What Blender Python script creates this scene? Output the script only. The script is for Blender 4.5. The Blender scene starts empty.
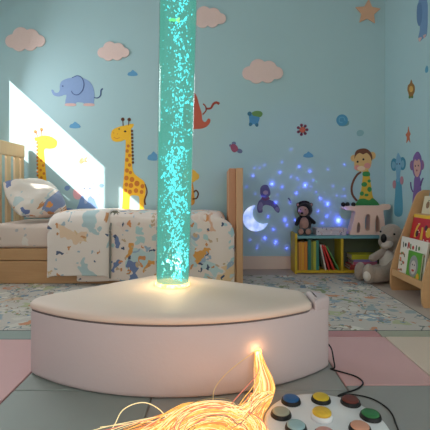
import bpy, bmesh, math, random
from mathutils import Vector, Matrix, Euler, noise
random.seed(7)
SC = bpy.context.scene
COL = SC.collection
PI = math.pi
F = 400.0            # focal length in pixels of the 430 px frame
H = 0.85             # eye height
HY = 190.0           # horizon row
D = 4.304            # distance of the back wall
RW = 1.829           # right wall
LW = -2.45           # left wall
FM = 0.012           # top of the foam mats

def W(x, y, d):
    return Vector(((x - 215) / F * d, d, H - (y - HY) / F * d))
def floor_at(x, y, z=FM):
    d = (H - z) * F / (y - HY)
    return Vector(((x - 215) / F * d, d, z))

# ------------------------------------------------------------------ materials
def lin(c):
    r = []
    for v in c:
        v = v / 255.0
        r.append(v / 12.92 if v <= 0.04045 else ((v + 0.055) / 1.055) ** 2.4)
    return (r[0], r[1], r[2], 1.0)

MC = {}
def nodes_of(name):
    m = bpy.data.materials.new(name)
    m.use_nodes = True
    nt = m.node_tree
    return m, nt, nt.nodes, nt.links, nt.nodes['Principled BSDF']

def mat(name, rgb, rough=0.6, var=0.06, scale=14.0, bump=0.0, sheen=0.0, spec=0.4, bscale=60.0):
    if name in MC: return MC[name]
    m, nt, N, L, b = nodes_of(name)
    b.inputs['Roughness'].default_value = rough
    b.inputs['Specular IOR Level'].default_value = spec
    if sheen: b.inputs['Sheen Weight'].default_value = sheen
    tc = N.new('ShaderNodeTexCoord')
    nz = N.new('ShaderNodeTexNoise'); nz.inputs['Scale'].default_value = scale; nz.inputs['Detail'].default_value = 3
    L.new(tc.outputs['Object'], nz.inputs['Vector'])
    mx = N.new('ShaderNodeMix'); mx.data_type = 'RGBA'
    c = lin(rgb)
    mx.inputs[6].default_value = (c[0]*(1-var), c[1]*(1-var), c[2]*(1-var), 1)
    mx.inputs[7].default_value = (min(1, c[0]*(1+var)), min(1, c[1]*(1+var)), min(1, c[2]*(1+var)), 1)
    L.new(nz.outputs['Fac'], mx.inputs[0]); L.new(mx.outputs[2], b.inputs['Base Color'])
    if bump:
        n2 = N.new('ShaderNodeTexNoise'); n2.inputs['Scale'].default_value = bscale; n2.inputs['Detail'].default_value = 4
        L.new(tc.outputs['Object'], n2.inputs['Vector'])
        bp = N.new('ShaderNodeBump'); bp.inputs['Strength'].default_value = bump; bp.inputs['Distance'].default_value = 0.01
        L.new(n2.outputs['Fac'], bp.inputs['Height']); L.new(bp.outputs['Normal'], b.inputs['Normal'])
    MC[name] = m
    return m

def wood(name, rgb, dark=0.8, axis=(1, 12, 12), rough=0.5):
    if name in MC: return MC[name]
    m, nt, N, L, b = nodes_of(name)
    b.inputs['Roughness'].default_value = rough
    tc = N.new('ShaderNodeTexCoord'); mp = N.new('ShaderNodeMapping')
    mp.inputs['Scale'].default_value = axis
    L.new(tc.outputs['Object'], mp.inputs['Vector'])
    nz = N.new('ShaderNodeTexNoise'); nz.inputs['Scale'].default_value = 3.5; nz.inputs['Detail'].default_value = 6
    nz.inputs['Distortion'].default_value = 0.6
    L.new(mp.outputs['Vector'], nz.inputs['Vector'])
    mx = N.new('ShaderNodeMix'); mx.data_type = 'RGBA'
    c = lin(rgb)
    mx.inputs[6].default_value = (c[0]*dark, c[1]*dark*0.96, c[2]*dark*0.9, 1)
    mx.inputs[7].default_value = c
    L.new(nz.outputs['Fac'], mx.inputs[0]); L.new(mx.outputs[2], b.inputs['Base Color'])
    MC[name] = m
    return m

def glow(name, rgb, strength, rgb2=None, scale=8.0):
    if name in MC: return MC[name]
    m, nt, N, L, b = nodes_of(name)
    b.inputs['Base Color'].default_value = lin(rgb)
    b.inputs['Roughness'].default_value = 0.4
    b.inputs['Emission Strength'].default_value = strength
    if rgb2:
        tc = N.new('ShaderNodeTexCoord')
        nz = N.new('ShaderNodeTexNoise'); nz.inputs['Scale'].default_value = scale; nz.inputs['Detail'].default_value = 2
        L.new(tc.outputs['Object'], nz.inputs['Vector'])
        cr = N.new('ShaderNodeValToRGB'); cr.color_ramp.elements[0].position = 0.35; cr.color_ramp.elements[1].position = 0.65
        cr.color_ramp.elements[0].color = lin(rgb); cr.color_ramp.elements[1].color = lin(rgb2)
        L.new(nz.outputs['Fac'], cr.inputs['Fac']); L.new(cr.outputs['Color'], b.inputs['Emission Color'])
    else:
        b.inputs['Emission Color'].default_value = lin(rgb)
    MC[name] = m
    return m

def pattern(name, base, layers, rough=0.85, bump=0.25, bscale=9.0, sheen=0.2, flat=None):
    """printed cloth: each layer = (scale, threshold, distortion, [colours], offset, ring)"""
    m, nt, N, L, b = nodes_of(name)
    b.inputs['Roughness'].default_value = rough
    b.inputs['Sheen Weight'].default_value = sheen
    tc = N.new('ShaderNodeTexCoord')
    prev = None
    basec = lin(base)
    src = tc.outputs['Object']
    if flat:      # unfold the cloth: down the front and over the top is one direction
        sx = N.new('ShaderNodeSeparateXYZ'); L.new(src, sx.inputs[0])
        sm = N.new('ShaderNodeMath'); sm.operation = 'MULTIPLY_ADD'; sm.inputs[1].default_value = flat
        L.new(sx.outputs['Y'], sm.inputs[0]); L.new(sx.outputs['Z'], sm.inputs[2])
        cx = N.new('ShaderNodeCombineXYZ'); L.new(sx.outputs['X'], cx.inputs[0]); L.new(sm.outputs[0], cx.inputs[1])
        src = cx.outputs[0]
    for (sc, thr, dist, cols, off, ring) in layers:
        mp = N.new('ShaderNodeMapping'); mp.inputs['Location'].default_value = (off, off*1.7, off*0.6)
        L.new(src, mp.inputs['Vector'])
        nz = N.new('ShaderNodeTexNoise'); nz.inputs['Scale'].default_value = sc * 1.3; nz.inputs['Detail'].default_value = 2
        L.new(mp.outputs['Vector'], nz.inputs['Vector'])
        sb = N.new('ShaderNodeVectorMath'); sb.operation = 'SUBTRACT'; sb.inputs[1].default_value = (0.5, 0.5, 0.5)
        L.new(nz.outputs['Color'], sb.inputs[0])
        ml = N.new('ShaderNodeVectorMath'); ml.operation = 'SCALE'; ml.inputs['Scale'].default_value = dist / sc
        L.new(sb.outputs[0], ml.inputs[0])
        ad = N.new('ShaderNodeVectorMath'); ad.operation = 'ADD'
        L.new(mp.outputs['Vector'], ad.inputs[0]); L.new(ml.outputs[0], ad.inputs[1])
        vo = N.new('ShaderNodeTexVoronoi'); vo.inputs['Scale'].default_value = sc
        vo.inputs['Randomness'].default_value = 0.9
        if flat: vo.voronoi_dimensions = '2D'
        L.new(ad.outputs[0], vo.inputs['Vector'])
        if ring:
            cp = N.new('ShaderNodeMath'); cp.operation = 'COMPARE'; cp.inputs[1].default_value = thr; cp.inputs[2].default_value = ring
        else:
            cp = N.new('ShaderNodeMath'); cp.operation = 'LESS_THAN'; cp.inputs[1].default_value = thr
        L.new(vo.outputs['Distance'], cp.inputs[0])
        sp = N.new('ShaderNodeSeparateColor'); L.new(vo.outputs['Color'], sp.inputs[0])
        cr = N.new('ShaderNodeValToRGB'); cr.color_ramp.interpolation = 'CONSTANT'
        els = cr.color_ramp.elements
        for i, c in enumerate(cols):
            p = i / len(cols)
            e = els[i] if i < 2 else els.new(p)
            e.position = p
            e.color = lin(c) if c else basec
        L.new(sp.outputs[0], cr.inputs['Fac'])
        # colourless cells keep what lies beneath
        gate = N.new('ShaderNodeValToRGB'); gate.color_ramp.interpolation = 'CONSTANT'
        ge = gate.color_ramp.elements
        for i, c in enumerate(cols):
            p = i / len(cols)
            e = ge[i] if i < 2 else ge.new(p)
            e.position = p
            e.color = (1, 1, 1, 1) if c else (0, 0, 0, 1)
        L.new(sp.outputs[0], gate.inputs['Fac'])
        mm = N.new('ShaderNodeMath'); mm.operation = 'MULTIPLY'
        L.new(cp.outputs[0], mm.inputs[0]); L.new(gate.outputs['Color'], mm.inputs[1])
        mx = N.new('ShaderNodeMix'); mx.data_type = 'RGBA'
        if prev is None: mx.inputs[6].default_value = basec
        else: L.new(prev, mx.inputs[6])
        L.new(cr.outputs['Color'], mx.inputs[7]); L.new(mm.outputs[0], mx.inputs[0])
        prev = mx.outputs[2]
    L.new(prev, b.inputs['Base Color'])
    n2 = N.new('ShaderNodeTexNoise'); n2.inputs['Scale'].default_value = bscale; n2.inputs['Detail'].default_value = 5
    L.new(tc.outputs['Object'], n2.inputs['Vector'])
    bp = N.new('ShaderNodeBump'); bp.inputs['Strength'].default_value = bump; bp.inputs['Distance'].default_value = 0.03
    L.new(n2.outputs['Fac'], bp.inputs['Height']); L.new(bp.outputs['Normal'], b.inputs['Normal'])
    MC[name] = m
    return m

# ------------------------------------------------------------------ objects
def wloc(o):
    v = Vector((0, 0, 0))
    while o: v = v + o.location; o = o.parent
    return v

def obj(name, bm, m, parent=None, origin=None, smooth=False, label=None):
    """bm holds world coordinates"""
    base = wloc(parent) if parent else (Vector(origin) if origin is not None else Vector((0, 0, 0)))
    bmesh.ops.translate(bm, verts=bm.verts, vec=-base)
    bmesh.ops.recalc_face_normals(bm, faces=bm.faces)
    me = bpy.data.meshes.new(name); bm.to_mesh(me); bm.free()
    if smooth:
        for p in me.polygons: p.use_smooth = True
    o = bpy.data.objects.new(name, me); COL.objects.link(o)
    me.materials.append(m)
    if parent: o.parent = parent
    else: o.location = base
    if label: o['label'] = label
    return o

def tag(o, label, cat, group=None, kind=None):
    o['label'] = label; o['category'] = cat
    if group: o['group'] = group
    if kind: o['kind'] = kind
    return o

def thing(name, label, cat, loc, group=None):
    o = bpy.data.objects.new(name, None); COL.objects.link(o)
    o.empty_display_size = 0.1
    o.location = loc
    return tag(o, label, cat, group)

def struct(name, bm, m, parent=None):
    o = obj(name, bm, m, parent)
    if not parent: o['kind'] = 'structure'
    return o

def box(bm, a, b, bev=0.0, seg=2):
    r = bmesh.ops.create_cube(bm, size=1.0)
    vs = r['verts']
    for v in vs:
        v.co = Vector([(a[i] + b[i]) / 2 + v.co[i] * (b[i] - a[i]) for i in range(3)])
    if bev:
        es = list({e for v in vs for e in v.link_edges})
        bmesh.ops.bevel(bm, geom=es, offset=bev, segments=seg, affect='EDGES', profile=0.5)
    return bm

def newbox(a, b, bev=0.0, seg=2):
    return box(bmesh.new(), a, b, bev, seg)

def ell(bm, c, r, rot=(0, 0, 0), u=20, v=12):
    if not hasattr(r, '__len__'): r = (r, r, r)
    M = Matrix.Translation(c) @ Euler(rot).to_matrix().to_4x4() @ Matrix.Diagonal((r[0], r[1], r[2], 1))
    bmesh.ops.create_uvsphere(bm, u_segments=u, v_segments=v, radius=1.0, matrix=M)
    return bm

def capsule(bm, a, b, ra, rb, n=6):
    a = Vector(a); b = Vector(b)
    for i in range(n + 1):
        t = i / n
        ell(bm, a.lerp(b, t), ra + (rb - ra) * t, u=14, v=10)

def tube(bm, pts, rad, sides=6, caps=True):
    n = len(pts)
    pts = [Vector(p) for p in pts]
    rings = []
    up = Vector((0, 0, 1))
    for i, p in enumerate(pts):
        t = (pts[min(i+1, n-1)] - pts[max(i-1, 0)])
        if t.length < 1e-9: t = Vector((0, 0, 1))
        t.normalize()
        u = t.cross(up)
        if u.length < 1e-3: u = t.cross(Vector((0, 1, 0)))
        u.normalize(); w = t.cross(u).normalized()
        r = rad(i / (n - 1)) if callable(rad) else rad
        rings.append([bm.verts.new(p + (u * math.cos(2*PI*k/sides) + w * math.sin(2*PI*k/sides)) * r) for k in range(sides)])
    for i in range(n - 1):
        for k in range(sides):
            bm.faces.new((rings[i][k], rings[i][(k+1) % sides], rings[i+1][(k+1) % sides], rings[i+1][k]))
    if caps:
        bm.faces.new(rings[0]); bm.faces.new(rings[-1])
    return bm

def lathe(bm, prof, c, n=32, close=True):
    """prof: (radius, z) relative to c"""
    c = Vector(c)
    rings = [[bm.verts.new(c + Vector((r*math.cos(2*PI*k/n), r*math.sin(2*PI*k/n), z))) for k in range(n)] for r, z in prof]
    for i in range(len(rings) - 1):
        for k in range(n):
            bm.faces.new((rings[i][k], rings[i][(k+1) % n], rings[i+1][(k+1) % n], rings[i+1][k]))
    if close:
        bm.faces.new(rings[0]); bm.faces.new(rings[-1])
    return bm

def catmull(pts, n=6, closed=False):
    pts = [Vector(p) for p in pts]
    out = []
    m = len(pts)
    rng = m if closed else m - 1
    for i in range(rng):
        if closed:
            p0, p1, p2, p3 = pts[(i-1) % m], pts[i], pts[(i+1) % m], pts[(i+2) % m]
        else:
            p0, p1, p2, p3 = pts[max(i-1, 0)], pts[i], pts[i+1], pts[min(i+2, m-1)]
        for k in range(n):
            t = k / n
            out.append(0.5 * ((2*p1) + (p2-p0)*t + (2*p0-5*p1+4*p2-p3)*t*t + (3*p1-p0-3*p2+p3)*t**3))
    if not closed: out.append(pts[-1])
    return out

# 2-D shapes for the stickers (drawn in picture units, put on the wall at real size)
def E(cx, cy, rx, ry=None, rot=0.0, n=24):
    ry = rx if ry is None else ry
    c, s = math.cos(math.radians(rot)), math.sin(math.radians(rot))
    return [(cx + rx*math.cos(2*PI*k/n)*c - ry*math.sin(2*PI*k/n)*s, cy + rx*math.cos(2*PI*k/n)*s + ry*math.sin(2*PI*k/n)*c) for k in range(n)]
def S(*pts): return [(p.x, p.y) for p in catmull([(a, b, 0) for a, b in pts], 5, True)]
def ST(pts, w0, w1=None):
    w1 = w0 if w1 is None else w1
    c = catmull([(a, b, 0) for a, b in pts], 6)
    l, r = [], []
    for i, p in enumerate(c):
        t = (c[min(i+1, len(c)-1)] - c[max(i-1, 0)]).normalized()
        nrm = Vector((-t.y, t.x, 0)); w = (w0 + (w1-w0)*i/(len(c)-1)) / 2
        l.append(p + nrm*w); r.append(p - nrm*w)
    return [(p.x, p.y) for p in l + r[::-1]]
def cloud(cx, cy, w, h):
    s = lambda a, b: (cx + a*w/2, cy + b*h/2)
    # scalloped outline: union boundary of five bumps over a flat-ish base
    bumps = [(-0.66, 0.22, 0.34), (-0.22, -0.3, 0.42), (0.3, -0.18, 0.4), (0.7, 0.2, 0.31), (0.25, 0.45, 0.36), (-0.3, 0.5, 0.36)]
    out = []
    asp = h / w
    for k in range(72):
        a = 2*PI*k/72
        best = 0
        dx, dy = math.cos(a), math.sin(a)
        for bx, by, br in bumps:
            bx2, by2 = bx, by*asp*1.05
            br2 = br*0.98 if asp > 0.4 else br*0.8
            pr = bx2*dx + by2*dy
            q = br2*br2 - (bx2*bx2 + by2*by2 - pr*pr)
            if q >= 0: best = max(best, pr + math.sqrt(q))
        out.append((cx + dx*best*w/2, cy + dy*best*w/2))
    return out

def plane_point(plane, x, y, off):
    if plane == 'back':
        p = W(x, y, D); return Vector((p.x, D - off, p.z))
    d = RW * F / (x - 215)
    return Vector((RW - off, d, H - (y - HY) / F * d))

def prism(bm, poly, plane, o0, o1):
    a = [bm.verts.new(plane_point(plane, x, y, o0)) for x, y in poly]
    b = [bm.verts.new(plane_point(plane, x, y, o1)) for x, y in poly]
    n = len(poly)
    bm.faces.new(b); bm.faces.new(a[::-1])
    for i in range(n):
        bm.faces.new((a[i], a[(i+1) % n], b[(i+1) % n], b[i]))

SINGLE = {'paw', 'cheek', 'foot', 'eye', 'wing', 'mitten', 'robe_spot', 'spot', 'tail', 'horn_piece'}
def sticker(name, label, cat, parts, plane='back', group=None, th=0.0022):
    """parts: (part name, material, polygons, level)"""
    allp = [p for q in parts for poly in q[2] for p in poly]
    cx = (min(p[0] for p in allp) + max(p[0] for p in allp)) / 2
    cy = (min(p[1] for p in allp) + max(p[1] for p in allp)) / 2
    base = plane_point(plane, cx, cy, 0)
    if len(parts) == 1:
        bm = bmesh.new()
        for poly in parts[0][2]: prism(bm, poly, plane, -0.0003, th)
        return tag(obj(name, bm, parts[0][1], origin=base), label, cat, group)
    root = thing(name, label, cat, base, group)
    for pn, m, polys, lev in parts:
        one = pn in SINGLE
        for grp in ([[q] for q in polys] if one else [polys]):
            bm = bmesh.new()
            for poly in grp: prism(bm, poly, plane, -0.0003, th + lev * 0.0009)
            obj(pn, bm, m, root)
    return root

def vinyl(rgb): return mat('vinyl_%02x%02x%02x' % rgb, rgb, 0.55, 0.05, 30)

# ------------------------------------------------------------------ camera, view
cam = bpy.data.cameras.new('camera'); co = bpy.data.objects.new('camera', cam); COL.objects.link(co)
cam.sensor_width = 36.0; cam.lens = 36.0 * F / 430.0
cam.shift_y = -(215 - HY) / 430.0
co.location = (0, 0, H); co.rotation_euler = (PI/2, 0, 0)
cam.clip_start = 0.05
SC.camera = co
SC.view_settings.view_transform = 'Standard'
SC.view_settings.look = 'None'
SC.view_settings.gamma = 1.0
SC.view_settings.use_curve_mapping = False
SC.view_settings.exposure = 0.30

# ------------------------------------------------------------------ setting
M_wall = mat('wall_paint', (170, 201, 207), 0.75, 0.02, 3, 0.03, bscale=300)
M_ceil = mat('ceiling_paint', (225, 228, 226), 0.8, 0.02, 3)
M_floor = mat('floor_vinyl', (186, 168, 156), 0.7, 0.05, 5, 0.05)
M_base = mat('baseboard_paint', (224, 202, 184), 0.5, 0.02, 4)
M_white = mat('window_paint', (238, 238, 235), 0.45, 0.02, 4)
ZC = 3.05; YB = -2.4
struct('floor', newbox((LW-.1, YB, -.1), (RW+.1, D+.1, 0)), M_floor)
struct('ceiling', newbox((LW-.1, YB, ZC), (RW+.1, D+.1, ZC+.1)), M_ceil)
struct('wall_back', newbox((LW-.1, D, 0), (RW+.1, D+.1, ZC)), M_wall)
struct('wall_right', newbox((RW, YB, 0), (RW+.1, D, ZC)), M_wall)
# left wall with two openings: a tall casement near the corner and a small high one
SLOPE = 0.91
wy0, wy1, wz0, wz1 = 2.942, 4.067, 1.54, 2.336
vy0, vy1, vz0, vz1 = 2.42, 2.884, 1.82, 2.275
bm = bmesh.new()
def lw(y0, y1, z0, z1): box(bm, (LW-.1, y0, z0), (LW, y1, z1))
lw(YB, vy0, 0, ZC); lw(vy0, vy1, 0, vz0); lw(vy0, vy1, vz1, ZC); lw(vy1, wy0, 0, ZC)
lw(wy0, wy1, 0, wz0); lw(wy0, wy1, wz1, ZC); lw(wy1, D, 0, ZC)
struct('wall_left', bm, M_wall)
def pane_mat():
    m = bpy.data.materials.new('window_glass'); m.use_nodes = True
    N, L = m.node_tree.nodes, m.node_tree.links
    N.remove(N['Principled BSDF'])
    t = N.new('ShaderNodeBsdfTransparent'); g = N.new('ShaderNodeBsdfGlossy'); g.inputs['Roughness'].default_value = 0.02
    mx = N.new('ShaderNodeMixShader'); mx.inputs[0].default_value = 0.06
    L.new(t.outputs[0], mx.inputs[1]); L.new(g.outputs[0], mx.inputs[2]); L.new(mx.outputs[0], N['Material Output'].inputs['Surface'])
    return m
M_pane = pane_mat()
for i, (y0, y1, z0, z1) in enumerate(((wy0, wy1, wz0, wz1), (vy0, vy1, vz0, vz1))):
    bm = bmesh.new()
    e = 0.03
    for q in (((LW-.102, y0-e, z0-e), (LW-.07, y1+e, z0)), ((LW-.102, y0-e, z1), (LW-.07, y1+e, z1+e)),
              ((LW-.102, y0-e, z0), (LW-.07, y0, z1)), ((LW-.102, y1, z0), (LW-.07, y1+e, z1))):
        box(bm, *q)
    wf = struct('window_%d' % (i+1), bm, M_white)
    obj('window_pane', newbox((LW-.092, y0, z0), (LW-.088, y1, z1)), M_pane, wf)
struct('baseboard_back', newbox((LW, D-.016, 0), (RW, D, .14), .003), M_base)
struct('baseboard_right', newbox((RW-.016, YB, 0), (RW, D-.016, .14), .003), M_base)

# ------------------------------------------------------------------ light
w = bpy.data.worlds.new('daylight'); SC.world = w; w.use_nodes = True
bg = w.node_tree.nodes['Background']
bg.inputs['Color'].default_value = (1.0, 0.89, 0.83, 1); bg.inputs['Strength'].default_value = 1.08
sun = bpy.data.lights.new('sun', 'SUN'); sun.energy = 9.5; sun.angle = math.radians(0.6); sun.color = (1.0, 0.95, 0.87)
so = bpy.data.objects.new('sun', sun); COL.objects.link(so)
so.rotation_euler = Vector((1.0, 1.0, -SLOPE)).to_track_quat('-Z', 'Y').to_euler()
so.location = (-6, -2, 5)
def area(name, loc, direction, sx, sy, power, color):
    l = bpy.data.lights.new(name, 'AREA'); l.shape = 'RECTANGLE'; l.size = sx; l.size_y = sy; l.energy = power; l.color = color
    o = bpy.data.objects.new(name, l); COL.objects.link(o); o.location = loc
    o.rotation_euler = Vector(direction).to_track_quat('-Z', 'Y').to_euler()
    return o
# soft daylight of the sky outside, coming in through the window opening
area('window_skylight', (LW-.12, (wy0+wy1)/2, (wz0+wz1)/2), (1, -.55, -.3), 1.0, .8, 26, (0.93, 0.96, 1.0))

# ------------------------------------------------------------------ rug and foam mats
M_rug = pattern('rug_print', (196, 186, 178), [
    (5.0, 0.34, 2.0, [(146, 160, 164), None, (208, 200, 190), None, (176, 178, 138), None, (206, 172, 140), (140, 158, 170)], 3.1, 0),
    (7.0, 0.26, 2.0, [(122, 136, 84), None, (104, 128, 148), None, (204, 134, 94), None, (220, 212, 200), None], 7.7, 0),
    (7.0, 0.34, 1.8, [(96, 104, 100), None, (140, 112, 90), None, (96, 122, 132)], 1.3, 0.035),
    (18.0, 0.24, 1.4, [(100, 134, 160), None, None, (190, 126, 88), None, None, (140, 146, 100), None], 5.2, 0)],
    rough=0.95, bump=0.3, bscale=120, flat=1.0)
rug_y0, rug_y1, rug_x1 = 2.394, 3.96, 1.40
rug = thing('rug', 'pale patterned play rug lying between the bed and the foam mats', 'rug', (0, (rug_y0+rug_y1)/2, 0))
bm = bmesh.new()
box(bm, (-2.35, rug_y0+.008, 0.0005), (rug_x1-.008, rug_y1, 0.009), .003)
obj('pile', bm, M_rug, rug)
bm = bmesh.new()
for a, b in (((-2.36, rug_y0, .0005), (rug_x1, rug_y0+.008, .0085)), ((rug_x1-.008, rug_y0+.008, .0005), (rug_x1, rug_y1, .0085))):
    box(bm, a, b, .002)
obj('bound_edge', bm, mat('rug_binding', (92, 100, 102), .9), rug)

mats = [
    ('pink foam mat at the left edge beside the round plinth', (-1.95, -.848, .85, 2.247), (214, 166, 166)),
    ('narrow strip of grey green mat along the rug, left of the plinth', (-1.95, -.30, 2.253, 2.385), (140, 152, 147)),
    ('grey green mat under the left tip of the plinth', (-.842, -.26, 1.678, 2.247), (148, 155, 151)),
    ('grey green mat in front of the plinth, left of the fibre strands', (-.842, -.26, .85, 1.672), (148, 155, 151)),
    ('grey green mat under the coiled glowing fibre strands', (-.254, .556, .85, 1.672), (158, 158, 156)),
    ('grey mat beneath the middle and right tip of the plinth', (-.254, .556, 1.678, 2.247), (158, 158, 156)),
    ('pink foam mat right of the plinth, crossed by black cable', (.562, .968, 1.722, 2.287), (216, 170, 170)),
    ('narrow strip of deeper pink mat along the rug, right of the plinth', (-.294, .958, 2.293, 2.385), (196, 138, 140)),
    ('beige foam mat at the right edge beside the pink one', (.974, 1.80, 1.722, 2.287), (218, 196, 180)),
    ('narrow strip of olive beige mat along the rug at right edge', (.964, 1.80, 2.293, 2.385), (170, 168, 150)),
    ('grey mat in the right front corner behind the button panel', (.562, 1.80, .85, 1.716), (160, 158, 156)),
]
for lab, (x0, x1, y0, y1), c in mats:
    o = obj('foam_mat', newbox((x0, y0, 0.0003), (x1, y1, FM), .005, 3), mat('mat_%02x%02x%02x' % c, c, .5, .03, 6, .06, bscale=220), origin=((x0+x1)/2, (y0+y1)/2, 0), smooth=False)
    tag(o, lab, 'mat', 'padded foam mats on the floor')

# ------------------------------------------------------------------ plinth with bubble tube
def smooth_poly(pts, sigma, n=260):
    # even resampling followed by a gaussian along the outline rounds the corners
    m = len(pts); seg = [(Vector(pts[i]), Vector(pts[(i+1) % m])) for i in range(m)]
    Ls = [(b-a).length for a, b in seg]; T = sum(Ls)
    out = []
    for k in range(n):
        s = T*k/n; i = 0
        while s > Ls[i] and i < m-1: s -= Ls[i]; i += 1
        a, b = seg[i]; out.append(a.lerp(b, s/Ls[i] if Ls[i] else 0))
    step = T/n; R = int(3*sigma/step)+1
    ws = [math.exp(-0.5*((j*step)/sigma)**2) for j in range(-R, R+1)]; sw = sum(ws)
    return [sum((out[(k+j) % n]*ws[j+R] for j in range(-R, R+1)), Vector((0, 0)))/sw for k in range(n)]
def clip_x(pts, xc, keep_less):
    out = []
    m = len(pts)
    ins = lambda p: (p[0] <= xc) if keep_less else (p[0] >= xc)
    for i in range(m):
        a, b = Vector(pts[i]), Vector(pts[(i+1) % m])
        if ins(a): out.append(a)
        if ins(a) != ins(b):
            t = (xc-a.x)/(b.x-a.x); out.append(a.lerp(b, t))
    return out
def loft(bm, poly, prof, top=None):
    """prof: (inset, z); top: (scale, z) rings towards the centroid"""
    n = len(poly)
    area2 = sum(poly[i].x*poly[(i+1) % n].y - poly[(i+1) % n].x*poly[i].y for i in range(n))
    sg = 1 if area2 > 0 else -1
    nr = []
    for i in range(n):
        t = (poly[(i+1) % n]-poly[i-1]).normalized(); nr.append(Vector((t.y, -t.x))*sg)
    rings = [[bm.verts.new((poly[i].x-nr[i].x*ins, poly[i].y-nr[i].y*ins, z)) for i in range(n)] for ins, z in prof]
    c = sum(poly, Vector((0, 0)))/n
    if top:
        last = [v.co.copy() for v in rings[-1]]
        for s, z in top:
            rings.append([bm.verts.new((c.x+(v.x-c.x)*s, c.y+(v.y-c.y)*s, z)) for v in last])
    for a, b in zip(rings, rings[1:]):
        for i in range(n): bm.faces.new((a[i], a[(i+1) % n], b[(i+1) % n], b[i]))
    bm.faces.new(rings[0][::-1]); bm.faces.new(rings[-1])
def arc3(A, B, C, n=60):
    ax, ay, bx, by, cx, cy = *A, *B, *C
    d = 2*(ax*(by-cy)+bx*(cy-ay)+cx*(ay-by))
    ux = ((ax*ax+ay*ay)*(by-cy)+(bx*bx+by*by)*(cy-ay)+(cx*cx+cy*cy)*(ay-by))/d
    uy = ((ax*ax+ay*ay)*(cx-bx)+(bx*bx+by*by)*(ax-cx)+(cx*cx+cy*cy)*(bx-ax))/d
    r = math.hypot(ax-ux, ay-uy)
    a0 = math.atan2(ay-uy, ax-ux); a1 = math.atan2(cy-uy, cx-ux)
    if a1 < a0: a1 += 2*PI
    return [Vector((ux+r*math.cos(a0+(a1-a0)*k/n), uy+r*math.sin(a0+(a1-a0)*k/n))) for k in range(n+1)]
raw = arc3((-.848, 1.825), (-.14, 1.600), (.548, 1.895)) + [Vector((.52, 1.965)), Vector((-.20, 2.40)), Vector((-.36, 2.39)), Vector((-.848, 1.91))]
ZB0, ZSEAM, ZTOP = FM+.005, .306, .344
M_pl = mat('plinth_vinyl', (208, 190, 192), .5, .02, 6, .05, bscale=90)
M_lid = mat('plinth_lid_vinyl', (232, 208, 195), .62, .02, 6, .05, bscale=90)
M_dark = mat('seam_piping', (104, 92, 92), .8)
plinth = thing('padded_plinth', 'white padded rounded plinth carrying the tall bubble tube', 'plinth', (-.15, 1.95, FM))
full = smooth_poly(raw, .022)
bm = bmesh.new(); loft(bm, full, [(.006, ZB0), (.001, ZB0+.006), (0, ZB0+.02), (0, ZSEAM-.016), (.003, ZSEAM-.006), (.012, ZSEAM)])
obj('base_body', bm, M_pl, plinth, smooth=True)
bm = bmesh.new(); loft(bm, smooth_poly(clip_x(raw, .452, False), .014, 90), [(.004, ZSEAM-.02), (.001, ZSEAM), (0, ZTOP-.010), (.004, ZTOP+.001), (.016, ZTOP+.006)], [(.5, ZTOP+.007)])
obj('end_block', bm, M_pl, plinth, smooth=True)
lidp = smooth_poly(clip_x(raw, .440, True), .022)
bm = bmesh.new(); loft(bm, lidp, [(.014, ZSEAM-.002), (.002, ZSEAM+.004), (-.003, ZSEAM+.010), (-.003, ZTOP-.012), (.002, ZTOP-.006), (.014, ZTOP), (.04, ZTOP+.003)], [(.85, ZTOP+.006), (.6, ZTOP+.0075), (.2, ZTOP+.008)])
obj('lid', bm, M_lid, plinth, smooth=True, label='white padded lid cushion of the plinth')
bm = bmesh.new(); loft(bm, lidp, [(.004, ZSEAM-.005), (.004, ZSEAM+.002)])
obj('lid_seam', bm, M_dark, plinth)
for (fx, fy) in ((-.135, 1.632), (-.70, 1.85), (.42, 1.87), (-.28, 2.27)):
    bm = bmesh.new(); lathe(bm, [(.010, FM), (.012, FM+.004), (.012, ZB0+.002)], (fx, fy, 0), 16)
    obj('foot', bm, M_white, plinth)
# glowing outlet for the fibre strands
HOLE = Vector((.178, 1.0, .178))
def front_y(x):
    best = 9
    n = len(full)
    for i in range(n):
        a, b = full[i], full[(i+1) % n]
        if (a.x-x)*(b.x-x) <= 0 and abs(b.x-a.x) > 1e-9:
            y = a.y + (b.y-a.y)*(x-a.x)/(b.x-a.x); best = min(best, y)
    return best
HOLE.y = front_y(HOLE.x)
bm = bmesh.new()
ring = [HOLE + Vector((math.cos(2*PI*k/24)*.013, -.002, math.sin(2*PI*k/24)*.013)) for k in range(25)]
tube(bm, ring, .0035, 8, False)
obj('fibre_outlet', bm, glow('outlet_glow', (255, 190, 110), 2.0), plinth)

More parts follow.
